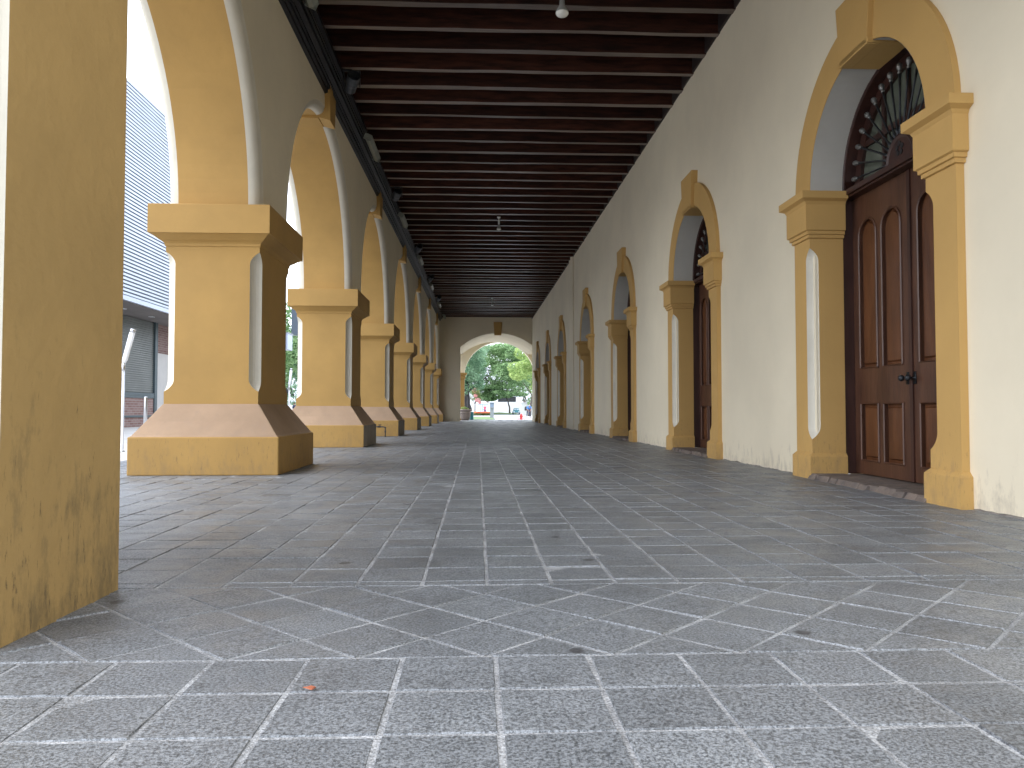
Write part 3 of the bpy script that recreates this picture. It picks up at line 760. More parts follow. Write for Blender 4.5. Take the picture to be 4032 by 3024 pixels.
# ------------------------------------------------------------------ timber ceiling
ce = empty('timber_ceiling', (0, 3.1, 6.08)); tag(ce, 'dark beamed timber ceiling of close-set joists over the walkway', 'ceiling')
ZJ = lambda y: 6.08 + .0045 * max(0, y - 14) + .0022 * max(0, y - 34)
rngj = random.Random(11)
yj0 = 10.118 - .655 * 10
k = 0; jn = 0
while True:
    y = yj0 + .652 * k; k += 1
    if y > 46.4: break
    mb = MB(); zz = ZJ(y) + rngj.choice([0, 0, 0, 0, 0, .02, -.008, .008, .03 if y > 18 else 0]); w = .066 * rngj.uniform(.85, 1.15)
    xa, xb = -2.55, WX(y) + .02; yy = y + rngj.uniform(-.02, .02); N_ = 16; sk = rngj.uniform(-.02, .02)
    rs = []
    for q in range(N_ + 1):
        tt = q / N_; x = xa + (xb - xa) * tt
        wob = .012 * noise.noise(Vector((x * .9, y * 3.1, 5))); wz = .010 * noise.noise(Vector((x * .8, y * 2.3, 9)))
        yc_ = yy + sk * (tt - .5) + wob; w2 = w * (1 + .25 * noise.noise(Vector((x * 1.7, y * 5, 2))))
        rs.append([(x, yc_ - w2, zz + wz + .008), (x, yc_ - w2 + .010, zz + wz), (x, yc_ + w2 - .010, zz + wz), (x, yc_ + w2, zz + wz + .008), (x, yc_ + w2, zz + .30), (x, yc_ - w2, zz + .30)])
    mb.rings([[(p[0], p[1] - 3.1, p[2] - 6.08) for p in r_] for r_ in rs])
    o = mb.build('joist', [M['joist'], M['joist_lit_face']], ce)
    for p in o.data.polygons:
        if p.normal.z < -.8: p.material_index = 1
    jn += 1
mb = MB()
for i in range(28):     # boards above the joists
    xa = -2.6 + i * .225
    mb.box(xa, xa + .218, -.2, YE - 3.1, .30 + (.003 if i % 2 else 0), .33)
mb.build('ceiling_board', M['deck'], ce)
mb = MB(); mb.box(-3.7, 4.3, -2.9, YE + 1.4 - 3.1, .56, .76); mb.build('roof_light_block', M['deck'], ce)  # unseen roof slab added to block sky light, near end set for floor brightness
mb = MB(); rs = []
for q in range(60):
    y = 3.1 + (YE - 3.1) * q / 59; z_ = ZJ(y) - 6.08
    rs.append([(WX(y) - .03, y - 3.1, z_ + .015), (WX(y) + .03, y - 3.1, z_ + .015), (WX(y) + .03, y - 3.1, z_ + .4), (WX(y) - .03, y - 3.1, z_ + .4)])
mb.rings(rs); mb.build('wall_plate', M['deck'], ce)
# moulded timber cornice along the arcade side
prof = [(-.02, -.02), (.05, 0), (.05, .05), (.085, .06), (.085, .12), (.105, .125), (.105, .16), (.17, .18), (.17, .24), (.20, .25), (.20, .30), (.27, .32), (.27, .40), (-.02, .60)]
mb = MB(); rs = []
for q in range(60):
    y = 3.1 + (YE - 3.1) * q / 59
    zb = 5.66 + .0125 * max(0, y - 11); s_ = 1 - .25 * q / 59
    rs.append([(ARC_X(y) + hx + x_, y - 3.1, zb + z_ * s_ - 6.08) for x_, z_ in prof])
mb.rings(rs); mb.build('cornice', M['trim_wood'], ce)
mb = MB()
for dx, dz, r_ in ((.21, .20, .014), (.24, .225, .011)):
    mb.tube([(ARC_X(y) + hx + dx, y - 3.1, 5.66 + .0125 * max(0, y - 11) + dz - 6.08) for y in [3.5 + q * 2.2 for q in range(20)]], r_, 6)
mb.build('conduit', M['trim_wood'], ce, smooth=True)

# fixtures on the cornice
def floodlight():
    t = empty('floodlight')
    mb = MB(); mb.rings([[(.0 + r_ * math.cos(a), L_, r_ * math.sin(a)) for a in [2 * math.pi * k / 16 for k in range(16)]] for r_, L_ in ((.05, .14), (.07, .12), (.075, .02), (.085, -.02), (.085, -.16), (.078, -.16), (.074, -.05))], True, True)
    b = mb.build('housing', M['fixture'], t, smooth=False); b.rotation_euler = (R(-20), 0, R(20))
    mb = MB(); mb.box(-.11, -.10, -.02, .02, -.05, .16); mb.box(.10, .11, -.02, .02, -.05, .16); mb.box(-.11, .11, -.02, .02, .16, .17); mb.box(-.3, 0, -.01, .01, .17, .19)
    mb.tube([(0, .14, 0), (-.05, .22, .12), (.02, .15, .22), (-.12, .05, .2)], .008, 5)
    mb.build('bracket', M['fixture'], t)
    return t
fd = floodlight()
for i, (y, z) in enumerate([(12.04, 5.83), (18.58, 5.90), (25.2, 5.98), (31.3, 6.05), (37.4, 6.10)]):
    o = fd if i == 0 else copy_tree(fd)
    o.location = (ARC_X(y) + hx + .42, y, z); o.scale = (1.2,) * 3
    tag(o, '%s cylindrical floodlight on the dark cornice at the left of the ceiling' % ['nearest and largest', 'second', 'third', 'fourth', 'farthest'][i], 'floodlight', 'floodlights on the arcade cornice')
def batten():
    t = empty('batten_light')
    mb = MB(); mb.rings([[(x_, y_, z_) for x_, z_ in ((-.07, .05), (.07, .05), (.05, -.02), (.0, -.045), (-.05, -.02))] for y_ in (-.6, .6)])
    mb.build('diffuser', M['batten'], t)
    mb = MB(); mb.box(-.06, .06, -.63, .63, .05, .075); mb.box(-.072, .072, -.63, -.6, -.04, .06); mb.box(-.072, .072, .6, .63, -.04, .06); mb.build('casing', M['batten'], t)
    mb = MB(); mb.box(-.3, -.03, -.4, -.37, .075, .09); mb.box(-.3, -.03, .37, .4, .075, .09); mb.box(-.3, -.27, -.38, .38, .07, .095); mb.build('bracket', M['fixture'], t)
    return t
bt = batten()
for i, (y, z) in enumerate([(8.9, 5.74), (14.9, 5.77), (20.9, 5.84), (27.0, 5.93), (33.2, 6.0), (39.6, 6.08), (45.1, 6.16)]):
    o = bt if i == 0 else copy_tree(bt)
    o.location = (ARC_X(y) + hx + .34, y, z); o.rotation_euler = (0, R(25), 0)
    tag(o, '%s pale batten light on the dark cornice, counting from the camera' % ['nearest, half out of frame', 'second', 'third', 'fourth', 'fifth', 'sixth', 'farthest'][i], 'light', 'batten lights on the arcade cornice')
def pendant(drop):
    t = empty('pendant_lamp')
    mb = MB(); mb.lathe([(.0, 0), (.03, -.01), (.055, -.025), (.062, -.045), (.060, -.055), (.050, -.068), (.028, -.078), (0, -.08)], (0, 0, -drop)); mb.build('bulb', M['bulb'], t, smooth=True)
    mb = MB(); mb.lathe([(.022, .085), (.026, .04), (.030, .025), (.045, 0), (.060, -.035), (.0605, -.05)], (0, 0, -drop)); mb.build('lamp_holder', M['bulb_grey'], t, smooth=True)
    mb = MB(); mb.lathe([(.022, .08), (.026, .1), (.026, .2), (.014, .21), (.014, drop)], (0, 0, -drop)); mb.lathe([(.05, -.03), (.05, 0)]); mb.build('stem', M['white_paint'], t, smooth=True)
    return t
for x, y, dr, lab in ((.80, 7.15, 1.57, 'nearest reflector bulb on a long white stem at the top edge of the picture'), (.60, 21.4, .30, 'middle pendant bulb hanging short below the joists'), (.73, 37.6, .30, 'farthest pendant bulb, tiny, above the end wall keystone')):
    p = pendant(dr); p.location = (x, y, ZJ(y)); tag(p, lab, 'lamp', 'pendant bulbs below the ceiling')

# tap pipe by the third pillar
tp = empty('tap_pipe', (-2.37, 20.02, 0)); tag(tp, 'small rusty standpipe with tap beside the third arcade pillar plinth', 'pipe')
mb = MB(); mb.tube([(0, 0, -.02), (0, 0, .1), (.0, 0, .22), (-.02, 0, .255), (-.08, 0, .265), (-.42, .05, .265)], .014, 8)
mb.lathe([(.014, .11), (.022, .12), (.022, .16), (.014, .17)]); mb.lathe([(.014, .225), (.022, .23), (.022, .25), (.01, .26)]); mb.build('pipe', M['fixture'], tp, smooth=True)
mb = MB(); mb.tube([(-.14, .01, .29), (-.14, .01, .315)], .008, 6); mb.tube([(-.18, .01, .315), (-.10, .01, .315)], .009, 6); mb.tube([(-.2, .01, .265), (-.12, .01, .265)], .024, 8); mb.build('tap', M['iron'], tp)

# ------------------------------------------------------------------ building across the street
XF, XI = -14.0, -16.0; BY0, BY1 = 14, 53.0
bl = empty('louvred_building', (XF, 34, -.1)); tag(bl, 'tall modern building clad in pale horizontal slats, across the street at left', 'building')
def B(mb, x0, x1, y0, y1, z0, z1): mb.box(x0 - XF, x1 - XF, y0 - 34, y1 - 34, z0 + .1, z1 + .1)
mb = MB()
B(mb, -30, XF - .12, BY0, BY1, 5.14, 14.05); mb.build('wall', M['slat_dark'], bl)
mb = MB(); zz = 5.14
B(mb, XF - .1, XF + .02, BY0, BY1, 5.08, 5.26)
zz = 5.30
while zz < 14.0: B(mb, XF - .1, XF, BY0, BY1, zz, zz + .092); zz += .15
mb.build('slat_cladding', M['slat'], bl)
mb = MB(); B(mb, -18, XF - .1, BY0, BY1, 5.05, 5.12); mb.build('soffit', M['soffit_far'], bl)
mb = MB(); B(mb, -30, XI - .25, BY0, BY1, -.1, 5.06); mb.build('inner_wall', M['brick'], bl)
mb = MB(); z = 1.55
while z < 5.0:
    v0 = z; B(mb, XI - .14, XI - .07, 24, 38.9, z, z + .085); z += .105
B(mb, XI - .2, XI - .13, 24, 38.9, 1.5, 5.04); mb.build('roller_shutter', M['shutter'], bl)
mb = MB(); B(mb, XI - .2, XI + .0, 24, 38.9, 1.27, 1.52); B(mb, XI - .2, XI + .02, 38.9, 39.2, -.1, 5.05); B(mb, XI - .2, XI - .0, 24, 24.3, -.1, 5.05); B(mb, XI - .2, XI + .015, 24, 38.9, .36, .44)
B(mb, XI - .15, XI + .01, 24, 38.9, 1.38, 1.42); mb.build('steel_frame', M['steel_frame'], bl)
mb = MB(); B(mb, XI - .24, XI - .04, 24.3, 38.9, -.1, 1.27); mb.build('brick_apron', M['brick'], bl)
mb = MB(); B(mb, XI - .24, XI - .02, 39.2, 41.5, -.1, 3.55); mb.build('rendered_pier', M['paving_pale'], bl)
for yy in (33.5, 36.4, 30.5):
    mb = MB(); B(mb, -15.3, -15.1, yy, yy + .25, 5.03, 5.055); mb.build('downlight', M['lamp_glass'], bl)
sg = empty('box_sign', (-13.95, 53.3, 5.6)); tag(sg, 'pale blue-grey projecting box glimpsed between the first two pillars', 'sign')
mb = MB(); mb.box(.05, .98, -.2, 1.2, -.75, .35); mb.build('panel', M['sign_pale'], sg)
mb = MB(); mb.box(0.0, 1.02, -.24, 1.24, .35, .42); mb.box(0, .06, .4, .6, -.4, .3); mb.build('frame', M['grey_metal'], sg)
bs = empty('banner_sign', (-13.3, 60, -.1)); tag(bs, 'tall slate grey hanging panel on a post beyond the pale box sign', 'sign')
mb = MB(); mb.box(-1.05, -.15, -.05, .05, 6.6, 8.7); mb.build('panel', M['sign_grey'], bs)
mb = MB(); mb.tube([(0, 0, 0), (0, 0, 9.0)], [.09, .06], 10); mb.box(-1.05, 0, -.02, .02, 8.72, 8.78); mb.box(-1.05, 0, -.02, .02, 6.52, 6.58); mb.build('post', M['grey_metal'], bs)

# ------------------------------------------------------------------ street lamps and bollard
def street_lamp():
    t = empty('street_lamp')
    mb = MB(); mb.lathe([(.055, 0), (.055, .02), (.03, .03), (.03, 1.55)], n=14); mb.tube([(0, 0, 1.53), (0, 0, 1.6), (0, 0, 1.7)], [.03, .036, .036], 12); mb.build('pole', M['stainless'], t, smooth=True)
    dx, dz = .13, .52
    mb = MB(); mb.tube([(0, 0, 1.7), (.03, 0, 1.76), (.03 + dx, 0, 1.76 + dz)], [.036, .05, .05], 14); mb.build('lamp_head', M['lamp_glass'], t, smooth=True)
    mb = MB(); e = Vector((dx, 0, dz)).normalized(); a = Vector((.03 + dx, 0, 1.76 + dz)); mb.tube([a, a + e * .07], .053, 14); mb.build('lamp_cap', M['stainless'], t, smooth=True)
    return t
sl = street_lamp(); sl.location = (-6.76, 15.0, -.1); tag(sl, 'stainless bollard lamp with tilted white head, beside the plain left pier', 'street lamp', 'slim lamps along the street')
s2 = copy_tree(sl); s2.location = (-7.0, 29.0, -.1); s2.rotation_euler = (0, 0, R(80)); tag(s2, 'slim lamp with white head seen in the gap after the nearest whole pillar', 'street lamp', 'slim lamps along the street')
bo = empty('bollard', (-7.85, 18.6, -.1)); tag(bo, 'plain stainless steel bollard in front of the brick apron', 'bollard')
mb = MB(); mb.lathe([(.042, 0), (.042, 1.09), (.036, 1.11), (0, 1.115)], n=16); mb.build('post', M['stainless'], bo, smooth=True)
mb = MB(); mb.lathe([(.08, 0), (.08, .012), (.043, .014)], n=16); mb.build('base_ring', M['stainless'], bo, smooth=True)

# ------------------------------------------------------------------ trees
def foliage(mb, tone, blobs, n, size, rg, lo=0.0, hi=1.0, flat=.6):
    for i in range(n):
        bx, by, bz, rx, ry, rz = rg.choice(blobs)
        while True:
            u = Vector((rg.uniform(-1, 1), rg.uniform(-1, 1), rg.uniform(-1, 1)))
            if .25 < u.length < 1: break
        if rg.random() < .65: u = u.normalized() * rg.uniform(.8, 1.0)
        p = Vector((bx + u.x * rx, by + u.y * ry, bz + u.z * rz))
        nn = noise.noise(p * .7) * .4 + noise.noise(p * 1.9) * .45
        if nn < -.17 and rg.random() < .75: continue
        t = min(1, max(0, .5 + nn * 1.5 + rg.gauss(0, .22)))
        a = Vector((rg.gauss(0, 1), rg.gauss(0, 1), rg.gauss(0, flat))).normalized(); b = a.cross(Vector((rg.gauss(0, 1), rg.gauss(0, 1), rg.gauss(0, 1)))).normalized()
        s_ = size * rg.uniform(.6, 1.4)
        mb.face([p - a * s_, p - b * s_ * .55, p + a * s_, p + b * s_ * .55]); tone.append(lo + (hi - lo) * t)
def tree(name, label, loc, trunk, limbs, blobs, n, size, lm, bm, seed, group=None, lo=0, hi=1):
    t = empty(name, loc); tag(t, label, 'tree', group); rg = random.Random(seed)
    mb = MB()
    for path, rad in [trunk] + limbs:
        pts = []; rr = []
        P_ = [Vector(p) for p in path]
        for a, b, ra, rb in zip(P_[:-1], P_[1:], rad[:-1], rad[1:]):
            for q in range(4):
                f_ = q / 4; v = a.lerp(b, f_); w = (ra + (rb - ra) * f_)
                pts.append(v + Vector((noise.noise(v * 1.3 + Vector((seed, 0, 0))), noise.noise(v * 1.3 + Vector((0, seed, 0))), 0)) * w * .8); rr.append(w)
        pts.append(P_[-1]); rr.append(rad[-1]); mb.tube(pts, rr, 9)
    mb.build('trunk', M[bm], t, smooth=True)
    mb = MB(); tn = []; foliage(mb, tn, blobs, n, size, rg, lo, hi); mb.build('crown', M[lm], t, tone=tn)
    return t
rg = random.Random(3)
def blobset(cx_, cy_, cz_, rx, rz, k, rg, br=.42):
    out = []
    for i in range(k):
        u = Vector((rg.gauss(0, .5), rg.gauss(0, .5), rg.gauss(0, .45)))
        if u.length > .85: u = u.normalized() * .85
        s_ = rg.uniform(.7, 1.25) * br
        out.append((cx_ + u.x * rx, cy_ + u.y * rx, cz_ + u.z * rz, rx * s_, rx * s_, rz * s_ * .85))
    return out
tree('plaza_tree', 'dark double-trunked tree at the left of the plaza behind the stone planter', (-1.1, 72, ZP), ([(.0, 0, 0), (.0, 0, 1.5), (-.1, 0, 3.6)], [.30, .24, .16]),
     [([(.55, 1.0, 0), (.3, .5, 1.5), (.2, 0, 3.4), (.9, 0, 5)], [.22, .17, .14, .08]), ([(-.1, 0, 3.3), (-1.2, .3, 5)], [.14, .06]), ([(.2, 0, 2.6), (1.4, 0, 3.6), (2.2, 0, 4.2)], [.1, .06, .03])],
     blobset(-.1, 0, 5.2, 2.7, 3.0, 52, rg, .25), 24000, .085, 'leaf_cool', 'bark_dark', 3, 'trees on the plaza', .1, .85)
tree('plaza_tree', 'large round-crowned green tree with a slim pale trunk in the middle of the plaza', (6.65, 160, ZP + .3), ([(.15, 0, 0), (.0, 0, 1.4), (-.5, 0, 3.2)], [.20, .17, .13]),
     [([(-.5, 0, 3.2), (-3, 0, 5.5), (-6, 0, 8)], [.12, .1, .05]), ([(-.5, 0, 3.0), (1.5, 0, 4.2), (3, 0, 6)], [.1, .07, .04]), ([(-.5, 0, 3.1), (-.6, 0, 7)], [.12, .05])],
     blobset(-2.6, 0, 9.0, 7.6, 6.4, 60, rg, .22) + blobset(-2.4, 0, 4.2, 6.5, 1.9, 22, rg, .26) + blobset(-3, 4, 12.8, 8.5, 3.4, 26, rg, .27), 60000, .17, 'leaf', 'bark', 4, 'trees on the plaza')
tree('plaza_tree', 'yellow-green tree with a leaning trunk at the right of the plaza arch', (7.6, 112, ZP), ([(0, 0, 0), (.1, 0, 1.6), (.55, 0, 3.2)], [.26, .2, .16]),
     [([(.5, 0, 3), (-1, 0, 5)], [.1, .04]), ([(.5, 0, 3), (2, 0, 6)], [.13, .05])],
     blobset(.7, 0, 6.9, 3.7, 4.2, 44, rg, .26), 22000, .12, 'leaf_lime', 'bark', 5, 'trees on the plaza')
fm = tree('flowering_tree', 'small tree with pink blossom standing behind the orange flower bed', (-.35, 121, ZP), ([(0, 0, 0), (0, 0, 1.5), (.05, 0, 2.4)], [.11, .09, .06]),
     [([(0, 0, 1.8), (-.5, 0, 2.8)], [.05, .03]), ([(0, 0, 1.8), (.6, 0, 3.2)], [.05, .03])],
     blobset(.15, 0, 3.1, .85, 1.35, 8, rg, .5), 2600, .075, 'leaf_pink', 'bark', 6)
mb = MB(); tn = []; foliage(mb, tn, [(-.05, -.3, 4.1, .35, .3, .5), (.45, -.5, 2.5, .45, .3, .35), (.1, -.4, 3.2, .3, .3, .3), (.75, -.4, 2.1, .2, .2, .25)], 900, .075, random.Random(8)); mb.build('blossom', M['blossom'], fm, tone=tn)
# background trees behind the plaza and beyond the street
spots = [(-6, 150, 6.5, 11, 'broad green tree at the far left edge of the arch view, behind the others'), (15, 178, 7, 12, 'tall green tree behind the lime tree at the right of the plaza')]
for i, (x, y, r_, h_, lab) in enumerate(spots):
    tree('plaza_tree', lab, (x, y, ZP), ([(0, 0, 0), (0, 0, 4)], [.35, .2]), [([(0, 0, 3.8), (1.5, 0, 7)], [.18, .06])], blobset(0, 0, h_ * .62, r_, h_ * .45, 16, rg), 15000, .22, 'leaf', 'bark', 20 + i, 'trees on the plaza')
sp2 = [(-17.2, 66, 4.2, 10.2, 'leaf', 'leafy street tree in the gap between the first two whole pillars, nearest there'), (-21, 84, 5, 9.0, 'leaf_cool', 'blue-green street tree farther back in the gap after the first pillar'),
       (-12.5, 88, 4.5, 8, 'leaf', 'street tree standing behind the second pillar, mostly hidden')]
for i, (x, y, r_, h_, lm, lab) in enumerate(sp2):
    tree('street_tree', lab, (x, y, -.2), ([(0, 0, 0), (.2, 0, 1.8), (.9, 0, 3.4)], [.24, .2, .16]), [([(1.6, -2.0, 2.3), (.9, -2.2, 4.0), (.2, -2.2, 5.2)], [.17, .13, .07]), ([(.8, 0, 3.3), (-1.6, 0, 6)], [.15, .05])],
         blobset(0, 0, h_ * .62, r_, h_ * .46, 16, rg), 17000, .14, lm, 'bark_dark', 30 + i, 'street trees beyond the arcade')

# ------------------------------------------------------------------ litter on the floor
def scrap(loc, rz, size, m, label):
    rg_ = random.Random(int(size * 1e4)); t = empty('paper_scrap', loc, rz); tag(t, label, 'litter')
    mb = MB(); n_ = 9; top = []; bot = []
    for k in range(n_):
        a = 2 * math.pi * k / n_; r_ = size * rg_.uniform(.6, 1.1); z_ = .004 + rg_.uniform(0, .006); top.append((r_ * math.cos(a), r_ * .6 * math.sin(a), z_)); bot.append((r_ * math.cos(a), r_ * .6 * math.sin(a), z_ - .0015))
    mb.rings([bot, top]); mb.build('sheet', m, t)
M['orange'] = mat('faded_orange_paper', (.45, .15, .08), .8, var=.2, vscale=60)
scrap((-.413, 1.955, .003), .3, .019, M['orange'], 'faded orange scrap lying on a joint between near floor tiles')
scrap((-1.185, 1.85, .003), .9, .008, M['white_paint'], 'tiny white fleck on the tiles near the bottom left corner')

# ------------------------------------------------------------------ plaza things
pt = empty('planter', (-.80, 52.0, 0)); tag(pt, 'large pinkish stone planter bowl just outside the end arch', 'planter')
mb = MB(); mb.lathe([(.22, 0), (.25, .02), (.30, .10), (.34, .25), (.365, .42), (.37, .46), (.385, .47), (.385, .52), (.375, .53), (.38, .60), (.41, .64), (.43, .66), (.44, .70), (.43, .74), (.40, .745), (.36, .74), (.34, .66), (.0, .66)], n=28)
mb.build('bowl', M['planter'], pt, smooth=True)
mb = MB(); tn = []; foliage(mb, tn, [(-.1, 0, .80, .22, .2, .12), (.08, .05, .76, .15, .15, .08)], 260, .05, random.Random(2)); mb.build('plant', M['leaf_lime'], pt, tone=tn)
tb = empty('litter_bin', (-.38, 54.2, 0)); tag(tb, 'teal litter bin right of the stone planter', 'bin')
mb = MB(); mb.lathe([(.12, 0), (.125, .03), (.125, .48), (.135, .49), (.135, .53), (.09, .56)], n=18); mb.build('body', M['teal'], tb, smooth=True)
mb = MB(); mb.lathe([(.09, .56), (.07, .60), (0, .62)], n=18); mb.build('lid', M['lamp_glass'], tb, smooth=True)
mb = MB(); tn = []
fb = [(x_, 0, .3, .35, 1.2, .30) for x_ in [i * .25 for i in range(-4, 6)]]
foliage(mb, tn, fb, 3800, .07, random.Random(5)); f1_ = empty('flower_bed', (.65, 115, ZP)); tag(f1_, 'bed of orange-red flowers behind a low white kerb', 'flower bed')
mb.build('foliage', M['topiary'], f1_, tone=tn)
mb = MB(); tn = []; foliage(mb, tn, [(x_, -.2, .55, .35, 1.2, .14) for x_ in [i * .25 for i in range(-4, 6)]], 2200, .055, random.Random(6)); mb.build('flower', M['flowers'], f1_, tone=tn)
mb = MB(); mb.box(-1.35, 1.35, -1.5, -1.35, 0, .09); mb.box(-1.35, 1.35, 1.35, 1.5, 0, .09); mb.box(-1.35, -1.25, -1.35, 1.35, 0, .09); mb.box(1.25, 1.35, -1.35, 1.35, 0, .09); mb.build('kerb', M['wall_white'], f1_)
kk = empty('information_post', (1.67, 87, ZP)); tag(kk, 'grey information post with a blue panel beside the flower bed', 'post')
mb = MB(); mb.box(-.21, .21, -.15, .15, .0, 1.12); mb.box(-.26, .26, -.2, .2, 0, .08); mb.box(-.23, .23, -.25, .15, 1.12, 1.27); mb.build('body', M['grey_metal'], kk, bevel=.015)
mb = MB(); mb.box(-.19, .19, -.02, .06, 1.27, 1.74); mb.build('panel', M['blue_screen'], kk)
mb = MB(); mb.box(-.25, .25, -.12, .12, 1.74, 1.80); mb.box(-.225, -.19, -.06, .1, 1.27, 1.74); mb.box(.19, .225, -.06, .1, 1.27, 1.74); mb.build('hood', M['grey_metal'], kk)
hd = empty('fire_hydrant', (4.27, 74.6, ZP)); tag(hd, 'bright red fire hydrant on the pale pavement', 'fire hydrant')
mb = MB(); mb.lathe([(.20, 0), (.20, .035), (.13, .04), (.125, .08), (.12, .36), (.15, .37), (.15, .40), (.12, .41), (.11, .46), (.07, .53), (.03, .56), (.03, .60), (0, .60)], n=18); mb.build('body', M['red'], hd, smooth=True)
mb = MB(); mb.tube([(-.19, 0, .29), (-.1, 0, .29)], [.045, .055], 10); mb.tube([(.1, 0, .29), (.19, 0, .29)], [.055, .045], 10); mb.tube([(0, -.2, .27), (0, -.1, .27)], [.065, .07], 10); mb.build('outlet', M['red'], hd)
for sx_ in (-1, 1):
    mb = MB(); mb.tube([(sx_ * .18, 0, .12), (sx_ * .33, 0, .02), (sx_ * .4, .0, .02)], [.025, .02, .02], 6); mb.build('hose', M['red'], hd)
# garden wall with balustrade
gw = empty('garden_wall', (0, 184, ZP)); tag(gw, 'low white garden wall with a stretch of turned balusters, across the plaza', 'wall')
mb = MB(); mb.box(-60, 3.9, -.2, .2, 0, 2.55); mb.box(10.7, 70, -.2, .2, 0, 2.55); mb.box(3.9, 10.7, -.2, .2, 0, 1.85); mb.build('wall', M['wall_white'], gw)
mb = MB(); mb.box(-60, 70, -.28, .28, 2.56, 2.72); mb.build('coping', M['facade'], gw)
for i in range(19):
    mb = MB(); mb.lathe([(.09, 0), (.09, .05), (.05, .1), (.10, .25), (.11, .35), (.05, .55), (.09, .64), (.09, .71)], (4.15 + i * .36, 0, 1.85), n=8); mb.build('baluster', M['wall_white'], gw, smooth=True)
for i, (x, lab) in enumerate(((3.95, 'clipped conical shrub on the garden wall at the left end of the balusters'), (11.3, 'clipped conical shrub on the garden wall right of the balusters'))):
    tpv = empty('topiary', (x * 1.0 - (1.5 if i == 0 else 0), 183.5, ZP + 2.74)); tag(tpv, lab, 'shrub', 'conical shrubs on the garden wall')
    mb = MB(); mb.lathe([(.28, 0), (.34, .3), (.36, .32), (0, .33)], n=12); mb.build('pot', M['planter'], tpv)
    mb = MB(); tn = []; rgt = random.Random(i)
    for k in range(900):
        h_ = rgt.random() ** 1.3; a = rgt.uniform(0, 6.28); rr_ = .62 * (1 - h_) * rgt.uniform(.75, 1.05); p = Vector((rr_ * math.cos(a), rr_ * math.sin(a), .3 + h_ * 1.7))
        u = Vector((rgt.gauss(0, 1), rgt.gauss(0, 1), rgt.gauss(0, 1))).normalized(); w = u.orthogonal().normalized()
        mb.face([p - u * .07, p - w * .05, p + u * .07, p + w * .05]); tn.append(rgt.random())
    mb.build('clipped_leaves', M['topiary'], tpv, tone=tn)
# white building behind
fbld = empty('white_building', (0, 200, ZP)); tag(fbld, 'pale white building with dark openings behind the garden wall', 'building')
ops = [dict(pts=[(a, 6.1), (b, 6.1)], zb=3.0) for a, b in ((-.6, 1.1), (5.4, 10.1), (-14, -9), (20, 24.5))]
mb = MB()
for p in wall_polys(-60, 70, 0, 12, ops): mb.face([(u, 0, z) for u, z in p])
for o in ops:
    (a, zt), (b, _) = o['pts']; zb = o['zb']
    for q in (((a, zb), (a, zt)), ((a, zt), (b, zt)), ((b, zt), (b, zb)), ((b, zb), (a, zb))): mb.face([(q[0][0], 0, q[0][1]), (q[1][0], 0, q[1][1]), (q[1][0], .6, q[1][1]), (q[0][0], .6, q[0][1])])
mb.box(-60, 70, -.12, -.005, 4.4, 4.55); mb.box(-60, 70, -.3, -.005, 11.4, 12); mb.box(-60, 70, .7, 10, 0, 11.9)
mb.build('wall', M['facade'], fbld)
for o in ops:
    (a, zt), (b, _) = o['pts']; mb = MB(); mb.box(a, b, .55, .6, o['zb'], zt)
    w = mb.build('window', M['opening'], fbld)
mb = MB()
for k in range(9): mb.box(-.6, 1.1, .3, .36, 3.2 + k * .33, 3.28 + k * .33)
mb.build('louvre', M['facade'], fbld)
# blue frame by the flowering tree
gy = empty('swing_frame', (1.0, 140, ZP)); tag(gy, 'blue steel frame with a crossbar and blue box, left of the person in pink', 'frame')
mb = MB(); mb.tube([(-.35, 0, 0), (-.35, 0, 1.95)], .05, 8); mb.tube([(-.05, 0, 0), (-.05, 0, 1.95)], .05, 8); mb.tube([(-.9, 0, 1.95), (1.0, 0, 1.95)], .05, 8); mb.tube([(-.05, 0, 1.05), (.45, 0, 1.05)], .04, 8); mb.build('tube_frame', M['blue'], gy)
mb = MB(); mb.box(-.15, .5, -.2, .2, .35, .62); mb.build('box', M['blue'], gy)

